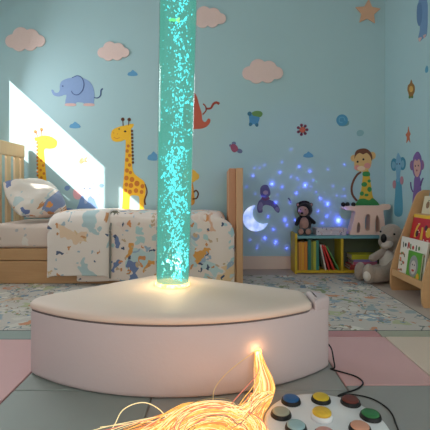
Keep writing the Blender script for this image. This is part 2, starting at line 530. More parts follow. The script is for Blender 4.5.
# bubble tube
TB = Vector((-.2225, 2.10, ZTOP+.0105)); TH = 1.72
lean = math.atan(.030/1.5)
tb = thing('bubble_tube', 'tall glowing teal bubble tube standing on the white plinth', 'bubble tube', TB)
def rz(z): return .0875 + .0118*min(1.0, z/1.5)
def water_mat():
    m = bpy.data.materials.new('lit_water'); m.use_nodes = True
    N, L = m.node_tree.nodes, m.node_tree.links
    N.remove(N['Principled BSDF'])
    t = N.new('ShaderNodeBsdfTransparent'); t.inputs[0].default_value = lin((228, 242, 238))
    e = N.new('ShaderNodeEmission'); e.inputs[0].default_value = lin((88, 166, 150)); e.inputs[1].default_value = 1.0
    tc = N.new('ShaderNodeTexCoord'); nz = N.new('ShaderNodeTexNoise'); nz.inputs['Scale'].default_value = 5; L.new(tc.outputs['Object'], nz.inputs['Vector'])
    mr = N.new('ShaderNodeMapRange'); mr.inputs[3].default_value = .8; mr.inputs[4].default_value = 1.2
    L.new(nz.outputs['Fac'], mr.inputs[0]); L.new(mr.outputs[0], e.inputs[1])
    sz = N.new('ShaderNodeSeparateXYZ'); L.new(tc.outputs['Object'], sz.inputs[0])   # denser towards the foot
    m2 = N.new('ShaderNodeMapRange'); m2.inputs[1].default_value = 0; m2.inputs[2].default_value = 1.3; m2.inputs[3].default_value = .64; m2.inputs[4].default_value = .46
    L.new(sz.outputs['Z'], m2.inputs[0])
    mx = N.new('ShaderNodeMixShader'); L.new(m2.outputs[0], mx.inputs[0])
    L.new(t.outputs[0], mx.inputs[1]); L.new(e.outputs[0], mx.inputs[2]); L.new(mx.outputs[0], N['Material Output'].inputs['Surface'])
    return m
def acrylic_mat():
    m = bpy.data.materials.new('clear_acrylic'); m.use_nodes = True
    N, L = m.node_tree.nodes, m.node_tree.links
    N.remove(N['Principled BSDF'])
    t = N.new('ShaderNodeBsdfTransparent'); t.inputs[0].default_value = (.96, 1, .99, 1)
    g = N.new('ShaderNodeBsdfGlossy'); g.inputs['Roughness'].default_value = 0.05
    lw_ = N.new('ShaderNodeLayerWeight'); lw_.inputs[0].default_value = 0.25
    ml = N.new('ShaderNodeMath'); ml.operation = 'MULTIPLY'; ml.inputs[1].default_value = .55
    L.new(lw_.outputs['Fresnel'], ml.inputs[0])
    mx = N.new('ShaderNodeMixShader')
    L.new(ml.outputs[0], mx.inputs[0]); L.new(t.outputs[0], mx.inputs[1]); L.new(g.outputs[0], mx.inputs[2])
    L.new(mx.outputs[0], N['Material Output'].inputs['Surface'])
    return m
zs = [i*TH/12 for i in range(13)]
bm = bmesh.new(); lathe(bm, [(rz(z), z) for z in zs], TB + Vector((0, 0, .012)), 48, False)
obj('acrylic_tube', bm, acrylic_mat(), tb, smooth=True)
bm = bmesh.new(); lathe(bm, [(rz(z)-.004, z) for z in zs], TB + Vector((0, 0, .016)), 48, True)
obj('water_column', bm, water_mat(), tb, smooth=True)
bm = bmesh.new(); lathe(bm, [(.088, 0), (.091, .002), (.091, .011), (.088, .014)], TB, 48)
obj('light_collar', bm, glow('collar_glow', (236, 170, 80), 2.4, (255, 226, 160), 45), tb)
bm = bmesh.new(); lathe(bm, [(.105, TH+.01), (.107, TH+.016), (.107, TH+.05), (.10, TH+.056)], TB, 40)
obj('top_cap', bm, mat('cap_plastic', (225, 225, 222), .4), tb)
M_bub = glow('bubble_light', (84, 218, 234), 2.8)
def bubble(bm, c, r):
    n0 = len(bm.verts)
    st = random.uniform(.7, 2.2)
    axis = Euler((random.uniform(-1, 1), random.uniform(-.3, .3), random.uniform(0, 6)))
    M = Matrix.Translation(c) @ axis.to_matrix().to_4x4() @ Matrix.Diagonal((r*random.uniform(.5, .9), r*.7, r*st, 1))
    ret = bmesh.ops.create_icosphere(bm, subdivisions=1, radius=1, matrix=M)
    for v in ret['verts']:
        q = noise.noise_vector(v.co*150+Vector((random.random(), 0, 0)))*r*.35
        v.co += q
def bub_pos(z, wide):
    R = rz(z)-.012
    cx = .018 + .016*math.sin(z*7.5+.5) + .008*math.sin(z*19)
    if wide: x = random.uniform(-R, R)*.92
    else: x = random.gauss(cx, .020+.012*abs(math.sin(z*11)))
    x = max(-R, min(R, x))
    yl = math.sqrt(max(1e-6, R*R-x*x))
    y = random.uniform(-yl, yl*.3)*.9
    return TB + Vector((x, y, z+.02))
for i in range(100):
    bm = bmesh.new(); z = random.uniform(.01, 1.6) if i < 60 else random.uniform(.01, .6)
    bubble(bm, bub_pos(z, i % 6 == 0), random.uniform(.0058, .0095))
    obj('bubble', bm, M_bub, tb, smooth=True)
bm = bmesh.new()
for i in range(1300):
    z = random.uniform(.005, 1.66)
    if i % 3 == 0: z = random.uniform(.005, .7)
    wd = random.random() < .42
    bubble(bm, bub_pos(z, wd), random.uniform(.0016, .0034) if wd else random.uniform(.0026, .0056))
o = obj('bubble_swarm', bm, M_bub, tb, smooth=True); o['kind'] = 'stuff'
tb.rotation_euler = (0, lean, 0)
# the warm lamp in the tube's foot
l = bpy.data.lights.new('tube_foot_lamp', 'POINT'); l.energy = 8.0; l.color = (1.0, .60, .30); l.shadow_soft_size = .03
o = bpy.data.objects.new('tube_foot_lamp', l); COL.objects.link(o); o.location = TB + Vector((0, 0, .11))
# little plastic fish floating near the top
fp = W(172.5, 20, 2.045)
fr = thing('toy_fish', 'small green plastic fish floating high inside the bubble tube', 'toy fish', fp)
bm = bmesh.new(); ell(bm, fp, (.020, .006, .009))
obj('fish_body', bm, glow('fish_green', (120, 235, 120), 1.3), fr, smooth=True)
bm = bmesh.new()
for s in (1, -1):
    tube(bm, [fp+Vector((.016, 0, 0)), fp+Vector((.036, 0, .009*s))], lambda t: .002+.004*t, 8)
obj('tail_fin', bm, glow('fish_yellow', (190, 245, 130), 1.3), fr)
bm = bmesh.new(); tube(bm, [fp+Vector((-.006, 0, -.006)), fp+Vector((.008, 0, -.017))], .0035, 8)
obj('belly_fin', bm, mat('fish_dark', (40, 90, 80), .5), fr)

# ------------------------------------------------------------------ fibre optic strands
FC = [('strand_gold', (250, 196, 104), .52), ('strand_pale', (255, 232, 176), .6), ('strand_orange', (236, 156, 84), .42),
      ('strand_pink', (222, 132, 116), .38), ('strand_straw', (196, 168, 112), .32), ('strand_grey', (146, 140, 112), .2)]
FM_ = [glow(a, b, c) for a, b, c in FC]
fibre = thing('fibre_optic_bundle', 'glowing yellow and pink fibre optic strands spilling from the plinth', 'fibre lights', (HOLE.x, HOLE.y-.2, FM))
CC = Vector((.000, 1.285))
def strand_path(i):
    a = random.uniform(0, 2*PI); rr = .0068*math.sqrt(random.random())
    p0 = HOLE + Vector((rr*math.cos(a), -.0055, rr*math.sin(a)))
    sp = random.uniform(-1, 1); sq = random.uniform(0, 1)
    R = .085 + .125*random.random()**.7
    lay = FM + .006 + random.random()*(.02+.05*math.exp(-((R-.15)/.05)**2))
    pts = [p0, p0 + Vector((.010*sp, -.012-.006*sq, -.006)),
           Vector((HOLE.x+.008+.028*sp, HOLE.y-.034-.014*sq, .125)),
           Vector((HOLE.x+.018+.040*sp, HOLE.y-.056-.020*sq, .080)),
           Vector((HOLE.x+.010+.040*sp, HOLE.y-.095-.03*sq, .045+.02*sq)),
           Vector((HOLE.x-.012+.034*sp, HOLE.y-.150-.05*sq, lay+.01))]
    a0 = math.radians(random.uniform(10, 30)); turns = random.choice((.26, .30, .33, .36, 1.24, 1.28, 1.33))
    n = max(4, int(turns*14))
    ecc = random.uniform(.8, 1.05)
    jx, jy = random.gauss(0, .012), random.gauss(0, .012)
    for k in range(1, n+1):
        t = a0 + (turns*2*PI)*k/n
        r = R*(1+.03*math.sin(3*t+i))
        pts.append(Vector((CC.x+jx+r*.92*math.cos(t), CC.y+jy+r*ecc*math.sin(t), max(FM+.003, lay+random.gauss(0, .003)))))
    # tail to the left
    last = pts[-1]; prv = pts[-2]
    d = (last-prv); d.z = 0; d.normalize()
    L = random.uniform(.15, .46); bend = random.uniform(.1, 1.5)
    m = 5
    for k in range(1, m+1):
        ang = bend*k/m
        dd = Vector((d.x*math.cos(ang)-d.y*math.sin(ang), d.x*math.sin(ang)+d.y*math.cos(ang), 0))
        last = last + dd*(L/m)
        last = Vector((last.x, min(last.y, front_y(max(-.8, min(.5, last.x)))-.015), max(FM+.003, last.z*.86+random.gauss(0, .002))))
        pts.append(last)
    for p in pts:      # lie around the panel, not through it
        v = Vector((p.x-.384, p.y-1.385)); q = .222
        if v.length < q and p.z < .075:
            v = v.normalized()*q; p.x, p.y = .384+v.x, 1.385+v.y
    return pts
def wpick():
    return random.choices(range(6), weights=(36, 26, 12, 12, 9, 5))[0]
stuff = {k: bmesh.new() for k in range(6)}
for i in range(96):
    bm = bmesh.new(); tube(bm, catmull(strand_path(i), 4), random.uniform(.0013, .0019), 5, False)
    obj('strand', bm, FM_[wpick()], fibre, smooth=True)
for i in range(190):
    tube(stuff[wpick()], catmull(strand_path(i), 3), random.uniform(.0010, .0016), 4, False)
me_all = bmesh.new(); 
mats_order = []
mesh = bpy.data.meshes.new('strand_mass')
vs, fs, mi = [], [], []
for k, b in stuff.items():
    b.verts.index_update(); off = len(vs)
    vs += [tuple(v.co - Vector(fibre.location)) for v in b.verts]
    for f in b.faces: fs.append([v.index+off for v in f.verts]); mi.append(k)
    b.free()
mesh.from_pydata(vs, [], fs)
for m_ in FM_: mesh.materials.append(m_)
for p, k in zip(mesh.polygons, mi): p.material_index = k; p.use_smooth = True
o = bpy.data.objects.new('strand_mass', mesh); COL.objects.link(o); o.parent = fibre; o['kind'] = 'stuff'
me_all.free()
l = bpy.data.lights.new('outlet_lamp', 'POINT'); l.energy = .09; l.color = (1.0, .52, .2); l.shadow_soft_size = .01
o = bpy.data.objects.new('outlet_lamp', l); COL.objects.link(o); o.location = HOLE + Vector((0, -.03, .012))
# stray single strands
for pts, r, k in (
    ([HOLE+Vector((-.006, -.004, .004)), W(243, 360, 1.60), W(226, 374, 1.56), W(215, 388, 1.53), W(213, 400, 1.50)], .0014, 4),
    ([W(168, 420, 1.42), W(160, 410, 1.42), W(147, 403, 1.43), W(134, 404, 1.43), W(122, 411, 1.42), W(115, 424, 1.40), W(110, 432, 1.38)], .0016, 1),
    ([HOLE+Vector((-.003, -.004, 0)), W(258, 372, 1.55), W(248, 385, 1.50), W(238, 396, 1.47), W(228, 408, 1.43)], .0017, 3),
    ([HOLE+Vector((-.003, -.004, 0)), W(259, 374, 1.55), W(252, 388, 1.50), W(244, 398, 1.46), W(236, 410, 1.42)], .0017, 0),
    ([HOLE+Vector((-.001, -.004, 0)), W(261, 374, 1.54), W(256, 390, 1.49), W(249, 400, 1.45), W(244, 412, 1.41)], .0016, 1)):
    bm = bmesh.new(); tube(bm, catmull(pts, 8), r, 6)
    obj('strand', bm, FM_[k], fibre, smooth=True)

# ------------------------------------------------------------------ button panel and cable
PC = Vector((.384, 1.385, FM))
M_pan = mat('panel_plastic', (240, 240, 244), .35, .01)
panel = thing('button_panel', 'round white switch panel with coloured push buttons on the mat', 'switch panel', PC)
PT = .030
bm = bmesh.new(); lathe(bm, [(.200, 0), (.210, .003), (.212, PT-.010), (.207, PT-.003), (.196, PT), (.1, PT+.001), (.02, PT+.001)], PC, 64)
obj('panel_body', bm, M_pan, panel, smooth=True)
M_blk = mat('bezel_rubber', (24, 24, 26), .45)
btn = [('blue', (291, 397.5), (34, 92, 150)), ('yellow', (321, 396), (222, 190, 50)), ('maroon', (350.5, 398.5), (110, 52, 44)),
       ('green', (370.5, 412.5), (56, 122, 72)), ('beige', (281, 410.5), (172, 168, 148)), ('pale blue', (296, 424), (160, 190, 196)),
       ('salmon', (360, 425), (224, 160, 134)), ('pink', (325, 431.5), (214, 158, 150))]
for nm, (x, y), c in btn:
    zt = FM+PT+.018
    p = floor_at(x, y, zt); b0 = Vector((p.x, p.y, FM+PT))
    bm = bmesh.new(); lathe(bm, [(.037, 0), (.0375, .003), (.034, .013), (.031, .0135)], b0, 32)
    bz = obj('button', bm, M_blk, panel, smooth=False, label='black rimmed %s push button' % nm)
    bm = bmesh.new(); lathe(bm, [(.0305, .010), (.0305, .0165), (.028, .019), (.02, .0202), (.005, .0205)], b0, 32)
    obj('button_cap', bm, mat('cap_' + nm.replace(' ', '_'), c, .35, .03), bz, smooth=True)
b0 = Vector((PC.x-.006, PC.y+.030, FM+PT))
bm = bmesh.new(); lathe(bm, [(.038, -.002), (.038, .010), (.036, .017), (.032, .019)], b0, 36)
cb = obj('center_button', bm, M_pan, panel, smooth=True, label='raised white and yellow button in the middle')
bm = bmesh.new(); lathe(bm, [(.033, .017), (.033, .024), (.030, .028), (.02, .030), (.005, .031)], b0, 36)
obj('button_cap', bm, mat('cap_center', (236, 188, 60), .35, .25, 60), cb, smooth=True)

cp = [(329, 352, .10), (330, 362, .035)]
pts = [Vector((.552, 1.945, .10)), Vector((.560, 1.92, .085)), Vector((.560, 1.89, .05)), Vector((.560, 1.872, .02))]
for x, y in ((331, 369), (343.5, 372.5), (357, 377), (363, 383), (357, 389), (343, 393.5), (338, 396)):
    pts.append(floor_at(x, y, FM+.004))
pts2 = [floor_at(x, y, FM+.004) for x, y in ((338, 396), (352, 394.5), (370, 398), (384, 405.5), (392, 414), (396, 424), (402, 440))]
bm = bmesh.new(); tube(bm, catmull(pts, 8), .0034, 8)
cab = obj('cable', bm, mat('cable_rubber', (22, 22, 24), .5), origin=(.56, 1.8, FM), smooth=True)
bm = bmesh.new(); tube(bm, catmull(pts2, 8), .0030, 8)
tag(cab, 'black cable running from the plinth to the button panel', 'cable')
cab2 = obj('cable', bm, mat('cable_rubber', (22, 22, 24), .5), origin=(.62, 1.6, FM), smooth=True)
tag(cab2, 'thin black cable curving around the far rim of button panel', 'cable')

# ------------------------------------------------------------------ bed
BX0, BX1, BY0, BY1 = -2.04, .25, 3.58, 4.285
M_wd = wood('bed_wood', (206, 160, 116), .82, (1.2, 14, 14))
M_wv = wood('bed_wood_upright', (212, 166, 122), .84, (14, 14, 1.2))
M_wl = wood('headboard_wood', (238, 206, 164), .86, (14, 14, 1.2))
bed = thing('childs_bed', 'light wooden child bed standing against the blue wall', 'bed', ((BX0+BX1)/2, (BY0+BY1)/2, 0))
hb = obj('headboard', newbox((BX0-.025, BY0, 1.19), (BX0+.02, BY1-.03, 1.325), .012, 3), M_wl, bed)
for y0, y1 in ((4.19, 4.255), (4.068, 4.15), (3.905, 3.985), (3.725, 3.815)):
    obj('headboard_slat', newbox((BX0-.014, y0, .40), (BX0+.010, y1, 1.20), .004), M_wl, hb)
obj('headboard_post', newbox((BX0-.03, BY0-.02, .0095), (BX0+.024, BY0+.045, 1.33), .006), M_wl, hb)
obj('headboard_panel', newbox((BX0-.018, BY0+.04, .1), (BX0+.012, BY1-.03, .42)), M_wl, hb)
obj('footboard', newbox((BX1-.125, BY0+.018, .10), (BX1-.062, BY1-.02, 1.045), .006), wood('footboard_wood', (196, 140, 100), .82, (14, 14, 1.2)), bed)
obj('footboard_post', newbox((BX1-.062, BY0-.012, .0095), (BX1, BY0+.05, 1.047), .006), M_wv, bed)
obj('footboard_post', newbox((BX1-.062, BY1-.06, .0095), (BX1, BY1-.005, 1.047), .006), M_wv, bed)
obj('side_rail', newbox((BX0+.024, BY0, .222), (BX1-.06, BY0+.03, .325), .004), M_wd, bed)
obj('drawer_front', newbox((BX0+.024, BY0+.004, .012), (BX1-.06, BY0+.03, .216), .004), M_wd, bed)
obj('slat_base', newbox((BX0+.02, BY0+.03, .27), (BX1-.130, BY1-.01, .324)), M_wd, bed)

M_sheet = pattern('sheet_print', (226, 204, 192), [
    (8.0, 0.30, 1.0, [(232, 220, 212), None, (216, 186, 172), None, None, (232, 222, 214)], 2.2, 0),
    (15.0, 0.16, .8, [(196, 166, 150), None, None, (190, 184, 186), None, None], 6.1, 0)], bump=.12, flat=-1.0)
tag(obj('mattress', newbox((BX0+.03, BY0+.004, .3255), (BX1-.14, BY1-.02, .545), .045, 4), M_sheet, origin=(-.9, 3.93, .3255), smooth=True), 'mattress in a pale peach cloud print sheet on the bed', 'mattress')

PRINT = [
    (4.6, 0.37, 2.2, [(150, 160, 186), None, (230, 194, 152), None, (190, 208, 210), None, (228, 206, 196), None], 1.7, 0),
    (6.4, 0.28, 2.4, [(200, 206, 208), (226, 160, 84), None, (116, 132, 174), None, None, (176, 204, 204), (222, 176, 150)], 4.4, 0),
    (9.5, 0.24, 2.0, [None, (218, 144, 92), None, None, (158, 176, 196), None, None], 8.9, 0),
    (16.0, 0.22, 1.6, [None, (206, 140, 90), None, (70, 82, 110), None, None, (200, 170, 140), None], 3.3, 0)]
M_duv = pattern('duvet_print', (232, 214, 204), PRINT, bump=.22, bscale=7, flat=-1.0)
M_fold = pattern('duvet_lining_print', (236, 222, 214), [
    (4.6, 0.30, 1.9, [(180, 200, 204), None, None, None, (232, 200, 172), None, (210, 214, 212), None], 2.9, 0),
    (10.0, 0.17, 1.8, [None, (216, 150, 100), None, None, (84, 96, 126), None, (222, 190, 150), None, None], 6.7, 0),
    (15.0, 0.18, 1.4, [None, (206, 146, 100), None, None, None, (168, 184, 196), None, None], 3.3, 0)], bump=.2, bscale=7, flat=-1.0)
M_pil = pattern('pillow_print', (234, 220, 210), [
    (5.2, 0.33, 1.9, [(134, 146, 182), None, (232, 190, 150), None, (196, 208, 208), None, (232, 204, 188), None], .55, 0),
    (9.0, 0.25, 1.8, [None, (226, 150, 84), None, (52, 72, 116), None, None, (112, 128, 176), (226, 176, 150)], 2.4, 0),
    (15.0, 0.20, 1.4, [None, (206, 140, 90), None, (196, 206, 206), None, None], 3.3, 0)], bump=.2, bscale=8, flat=-.3)

def drape(x0, x1, prof, nx, amp, seed, roll0=0.0, roll1=0.0, drop=.07, end=0.0):
    """cloth over the bed: profile (y, z) swept along x with folds"""
    P = catmull([(0, a, b) for a, b in prof], 7)
    bm = bmesh.new(); g = []
    for i in range(nx+1):
        t = i/nx; x = x0+(x1-x0)*t
        row = []
        for j, p in enumerate(P):
            s = j/(len(P)-1)
            xx = x0 + (x1-end-x0)*t if p.y > 3.575 else (x0 + (x1-end*max(0, (p.y-3.545)/.03)-x0)*t)
            q = Vector((xx, p.y, p.z))
            nv = noise.noise(Vector((x*3.2+seed, s*3.5, seed)))*amp + noise.noise(Vector((x*8+seed, s*2.2, seed*2)))*amp*.55
            e = 0
            if roll0 and x-x0 < roll0: e = max(e, 1-(x-x0)/roll0)
            if roll1 and x1-x < roll1: e = max(e, 1-(x1-x)/roll1)
            k = 1-math.sqrt(max(0, 1-e*e))
            top = 1.0 if p.z > .5 else 0.35
            q.z -= k*drop*top
            q.y += k*.03*(1-s)*0 + (k*.014 if p.z < .55 else 0)
            if p.z > .60: q.z += nv
            else: q.y += nv*.9 - abs(nv)*.2
            if j == len(P)-1: q.z += noise.noise(Vector((x*4+seed, 9, 1)))*.012
            q.y = min(q.y, D-.02)
            row.append(bm.verts.new(q))
        g.append(row)
    for i in range(nx):
        for j in range(len(P)-1):
            bm.faces.new((g[i][j], g[i+1][j], g[i+1][j+1], g[i][j+1]))
    return bm, [[v.co.copy() for v in r] for r in g]
def solid(o, th, off=0):
    s = o.modifiers.new('thickness', 'SOLIDIFY'); s.thickness = th; s.offset = off
    ss = o.modifiers.new('soft', 'SUBSURF'); ss.levels = 1; ss.render_levels = 1
duvet = thing('duvet', 'white animal print duvet with blue and orange shapes covering the bed', 'duvet', (-.6, 3.9, .55))
bm, g = drape(-1.22, .172, [(4.26, .628), (4.0, .634), (3.72, .634), (3.60, .622), (3.548, .575), (3.535, .45), (3.535, .25), (3.528, .045)], 70, .016, 3.0, 0, .13, .085, .075)
o = obj('duvet_cover', bm, M_duv, duvet, smooth=True); solid(o, .022)
bm, g = drape(-1.47, -.930, [(4.26, .640), (4.0, .652), (3.72, .654), (3.585, .640), (3.520, .585), (3.505, .45), (3.500, .25), (3.497, .098)], 40, .010, 8.0, .13, .05, .07)
o = obj('turned_back_fold', bm, M_fold, duvet, smooth=True, label='paler turned back end of the duvet'); solid(o, .024)
bm = bmesh.new(); tube(bm, [p+Vector((.012, -.008, .004)) for p in g[-1][4:]], .009, 8)
obj('piping', bm, mat('piping_grey', (140, 138, 132), .8), duvet, smooth=True)
bm = bmesh.new()
for a in range(7):
    p = W(115, 213, 3.54)
    tube(bm, catmull([p, p+Vector((.015*math.cos(a), -.012, .012+.006*math.sin(a*2))), p+Vector((.045*math.cos(a*.9), -.01+.004*a*.3, .020*math.sin(a*.9)))], 4), lambda t: .009*(1-.7*t), 6)
obj('corner_tie', bm, mat('tie_grey', (150, 146, 132), .85, .2, 40), duvet, smooth=True)

# pillow
def cushion(c, hx, hz, th, rot, n=28):
    bm = bmesh.new(); R = Euler(rot).to_matrix()
    sides = []
    for s in (-1, 1):
        g = []
        for i in range(n+1):
            r = []
            for j in range(n+1):
                u, v = -1+2*i/n, -1+2*j/n
                pin = 1-.10*(abs(u)**2)*(1-abs(v)**2) if False else 1
                k = ((1-abs(u)**2.6)*(1-abs(v)**2.6))**.5
                ex = 1-.08*(1-u*u)*abs(v)**6 ; ez = 1-.06*(1-v*v)*abs(u)**6
                x = u*hx*math.sqrt(1-.22*v*v); z = v*hz*math.sqrt(1-.22*u*u)
                w_ = noise.noise(Vector((u*2.2, v*2.2, s*3.0)))*.018*k + noise.noise(Vector((u*5, v*5, 4+s)))*.006
                r.append(bm.verts.new(R @ Vector((x, s*(th*k+.004)+w_*s, z))+Vector(c)))
            g.append(r)
        for i in range(n):
            for j in range(n): bm.faces.new((g[i][j], g[i+1][j], g[i+1][j+1], g[i][j+1]))
        sides.append(g)
    for k in range(n):
        for (i0, j0, i1, j1) in ((k, 0, k+1, 0), (k, n, k+1, n), (0, k, 0, k+1), (n, k, n, k+1)):
            bm.faces.new((sides[0][i0][j0], sides[0][i1][j1], sides[1][i1][j1], sides[1][i0][j0]))
    return bm
pc = Vector((-1.728, 3.862, .775))
pil = obj('pillow', cushion(pc, .265, .245, .108, (-.84, 0, .92)), M_pil, origin=pc, smooth=True)
tag(pil, 'plump white pillow with blue and orange print leaning on the headboard', 'pillow')

# ------------------------------------------------------------------ toy shelf
SX0, SX1, SY0, SY1 = .81, 1.785, 4.05, 4.285
M_yel = mat('shelf_yellow', (206, 172, 40), .5, .04)
M_tea = mat('shelf_teal', (112, 164, 168), .5, .03)
M_back = mat('shelf_back', (96, 108, 84), .7, .03)
sh = thing('toy_shelf', 'low yellow and teal cubby shelf standing against the back wall', 'shelf', ((SX0+SX1)/2, 4.17, 0))
obj('side_panel', newbox((SX0, SY0, 0), (SX0+.024, SY1, .408), .004), M_yel, sh)
obj('side_panel', newbox((SX1-.024, SY0, 0), (SX1, SY1, .408), .004), M_yel, sh)
obj('divider', newbox((1.277, SY0+.003, .034), (1.301, SY1-.008, .358)), M_yel, sh)
obj('shelf_top', newbox((SX0+.024, SY0, .358), (SX1-.024, SY1, .386), .002), M_tea, sh)
obj('shelf_bottom', newbox((SX0+.024, SY0, .010), (SX1-.024, SY1, .036)), M_yel, sh)
obj('back_panel', newbox((SX0+.024, SY1-.008, .036), (SX1-.024, SY1, .358)), M_back, sh)
M_page = mat('paper', (226, 218, 200), .8, .04, 80)
def book(label, x, z, th, h, d, c, y=SY0+.012, ang=0.0, group=None, flat=False, cat='book'):
    """upright book, spine towards the room; ang leans it to the left"""
    root = thing('book', label, cat, (x, y, z), group)
    R = Matrix.Rotation(-ang, 4, 'Y')
    M = mat('cover_%02x%02x%02x' % c, c, .45, .05)
    bm = bmesh.new(); t = .0022
    box(bm, (0, 0, 0), (t, d, h)); box(bm, (th-t, 0, 0), (th, d, h)); box(bm, (t, 0, 0), (th-t, t, h))
    bmesh.ops.transform(bm, matrix=R, verts=bm.verts); bmesh.ops.translate(bm, verts=bm.verts, vec=Vector((x, y, z)))
    obj('cover', bm, M, root)
    bm = bmesh.new(); box(bm, (t, t, .004), (th-t, d-.004, h-.004))
    bmesh.ops.transform(bm, matrix=R, verts=bm.verts); bmesh.ops.translate(bm, verts=bm.verts, vec=Vector((x, y, z)))
    obj('page_block', bm, M_page, root)
    return root
zb = .0365
GB = 'books upright in the left cubby of the toy shelf'
X_ = lambda px: (px-215)/F*SY0
ups = [(297.7, 299.3, 243, (150, 104, 40), 'brown yellow book against the left end of the cubby'),
       (299.4, 301.7, 242, (208, 140, 46), 'orange book, second from the left end of the cubby'),
       (301.9, 304.6, 242.5, (216, 152, 44), 'golden orange book, third from the left end of the cubby'),
       (304.8, 307.6, 242, (206, 128, 40), 'deep orange book beside the tall dark teal one'),
       (308.0, 311.3, 240, (44, 110, 96), 'tall dark teal book right of the orange books'),
       (311.5, 313.7, 242, (126, 136, 54), 'olive green book between the teal and lime ones'),
       (313.9, 316.3, 241.5, (176, 176, 60), 'lime yellow book next to the blue green one'),
       (316.5, 319.2, 240.5, (52, 128, 110), 'blue green book, last of the upright ones')]
for a, b, ty, c, lab in ups:
    book(lab, X_(a), zb, X_(b)-X_(a), H-(ty-HY)/F*SY0-zb, .17, c, group=GB)
lean_b = [(325.6, 12, .012, .262, (222, 206, 190), 'thin white book leaning left, first of the leaning ones'),
          (329.0, 16, .016, .262, (196, 44, 40), 'red book leaning left against the white one'),
          (334.0, 22, .018, .268, (206, 60, 44), 'brighter red book leaning between red and green ones'),
          (339.0, 28, .014, .272, (92, 150, 76), 'green book leaning lowest, next to the yellow divider')]
cx_, cz_ = X_(319.3), .3005
for a, ang, th, h, c, lab in lean_b:
    r = math.radians(ang)
    x = cx_ + cz_*math.tan(r) + .0008
    book(lab, x, zb+.0004, th, h, .17, c, ang=r, group=GB)
    cx_, cz_ = x + th*math.cos(r) - h*math.sin(r), h*math.cos(r) + th*math.sin(r)
# stack in the second cubby (books lying flat)
GS = 'books lying flat in the right cubby'
z = zb
for (a, b, th, c, lab) in ((350.5, 379, .026, (150, 56, 50), 'dark red book at the bottom of the flat stack'),
                           (351, 380, .024, (176, 70, 60), 'brick red book second from the bottom of the flat stack'),
                           (354, 378, .030, (206, 110, 130), 'pink book lying below the lilac one in the stack'),
                           (354.5, 378, .024, (150, 130, 176), 'lilac book lying under the yellow green one'),
                           (352.5, 380, .048, (190, 186, 50), 'thick yellow green book on top of the flat stack')):
    root = thing('book', lab, 'book', (X_(a), SY0+.02, z), GS)
    x0, x1, y0, y1 = X_(a), X_(b), SY0+.02, SY0+.19; t = .003
    bm = bmesh.new(); box(bm, (x0, y0, z), (x1, y1, z+t)); box(bm, (x0, y0, z+th-t), (x1, y1, z+th)); box(bm, (x0, y0, z+t), (x1, y0+t, z+th-t))
    obj('cover', bm, mat('cover_%02x%02x%02x' % c, c, .45, .05), root)
    obj('page_block', newbox((x0+.004, y0+t, z+t), (x1-.004, y1-.004, z+th-t)), M_page, root)
    z += th+.0005

# patterned keepsake box
M_boxp = pattern('box_print', (206, 196, 200), [(28, .34, 1.2, [(190, 120, 130), None, (150, 150, 170), None, (226, 214, 210), None], 1.1, 0),
                                               (46, .3, 1.2, [None, (120, 110, 130), None, (200, 150, 140)], 2.1, 0)], bump=.02, sheen=0)
ZS = .3862
kb = thing('storage_box', 'flat white box with pink print on the toy shelf, right of black bear', 'box', (1.19, 4.14, ZS))
obj('box_body', newbox((1.035, 4.09, ZS), (1.345, 4.23, ZS+.056), .002), M_boxp, kb)
obj('box_lid', newbox((1.03, 4.085, ZS+.050), (1.35, 4.235, ZS+.074), .003), M_boxp, kb)

# ------------------------------------------------------------------ soft toys
def plush(o, vox, it=6):
    r = o.modifiers.new('fuse', 'REMESH'); r.mode = 'VOXEL'; r.voxel_size = vox; r.use_smooth_shade = True
    s = o.modifiers.new('soft', 'SMOOTH'); s.factor = .5; s.iterations = it
M_kg = mat('plush_grey', (174, 158, 143), .95, .10, 60, .5, .4, .1, 220)
M_kl = mat('plush_light', (222, 212, 200), .95, .08, 60, .5, .4, .1, 220)
M_nose = mat('nose_black', (16, 15, 16), .4)
M_bk = mat('plush_black', (26, 24, 28), .95, .15, 60, .5, .35, .1, 220)
M_tan = mat('plush_tan', (176, 136, 122), .95, .08, 60, .4, .3, .1, 220)

kd = 3.80
ko = thing('plush_koala', 'grey plush koala sitting on the floor in front of the toy shelf', 'soft toy', (1.60, 3.78, 0))
bm = bmesh.new()
hc = W(391.5, 236.5, kd)
ell(bm, hc, (.108, .110, .122)); ell(bm, W(385.5, 242, kd-.085), (.066, .06, .062))
ell(bm, W(404, 233, kd+.04), (.04, .025, .045)); ell(bm, W(384, 230, kd+.085), (.035, .022, .04))
ell(bm, (W(392, 262, kd)+Vector((0, .0, -.01))), (.105, .10, .135)); ell(bm, Vector((1.675, kd, .10)), (.115, .115, .10))
capsule(bm, W(384, 252, kd-.05), W(372.5, 258, kd-.10), .042, .036)
capsule(bm, W(398, 252, kd-.07), W(390, 267, kd-.13), .040, .036)
capsule(bm, Vector((1.62, kd-.02, .085)), Vector((1.42, 3.705, .079)), .082, .062)
capsule(bm, Vector((1.68, kd-.06, .08)), Vector((1.45, 3.605, .0835)), .080, .068)
ell(bm, Vector((1.345, 3.70, .0985)), (.055, .048, .088)); ell(bm, Vector((1.378, 3.585, .1005)), (.056, .055, .091))
o = obj('body', bm, M_kg, ko, smooth=True); plush(o, .010)
bm = bmesh.new(); ell(bm, W(387.6, 262, kd-.078), (.074, .052, .108), (0, 0, -.3))
obj('belly_patch', bm, M_kl, ko, smooth=True, label='lighter grey belly')
bm = bmesh.new(); ell(bm, Vector((1.349, 3.553, .085)), (.030, .034, .045), (0, 0, .6))
obj('foot_pad', bm, M_kl, ko, smooth=True)
bm = bmesh.new(); ell(bm, W(386.2, 243.4, kd-.096), (.058, .056, .048))
obj('muzzle', bm, M_kl, ko, smooth=True, label='pale muzzle')
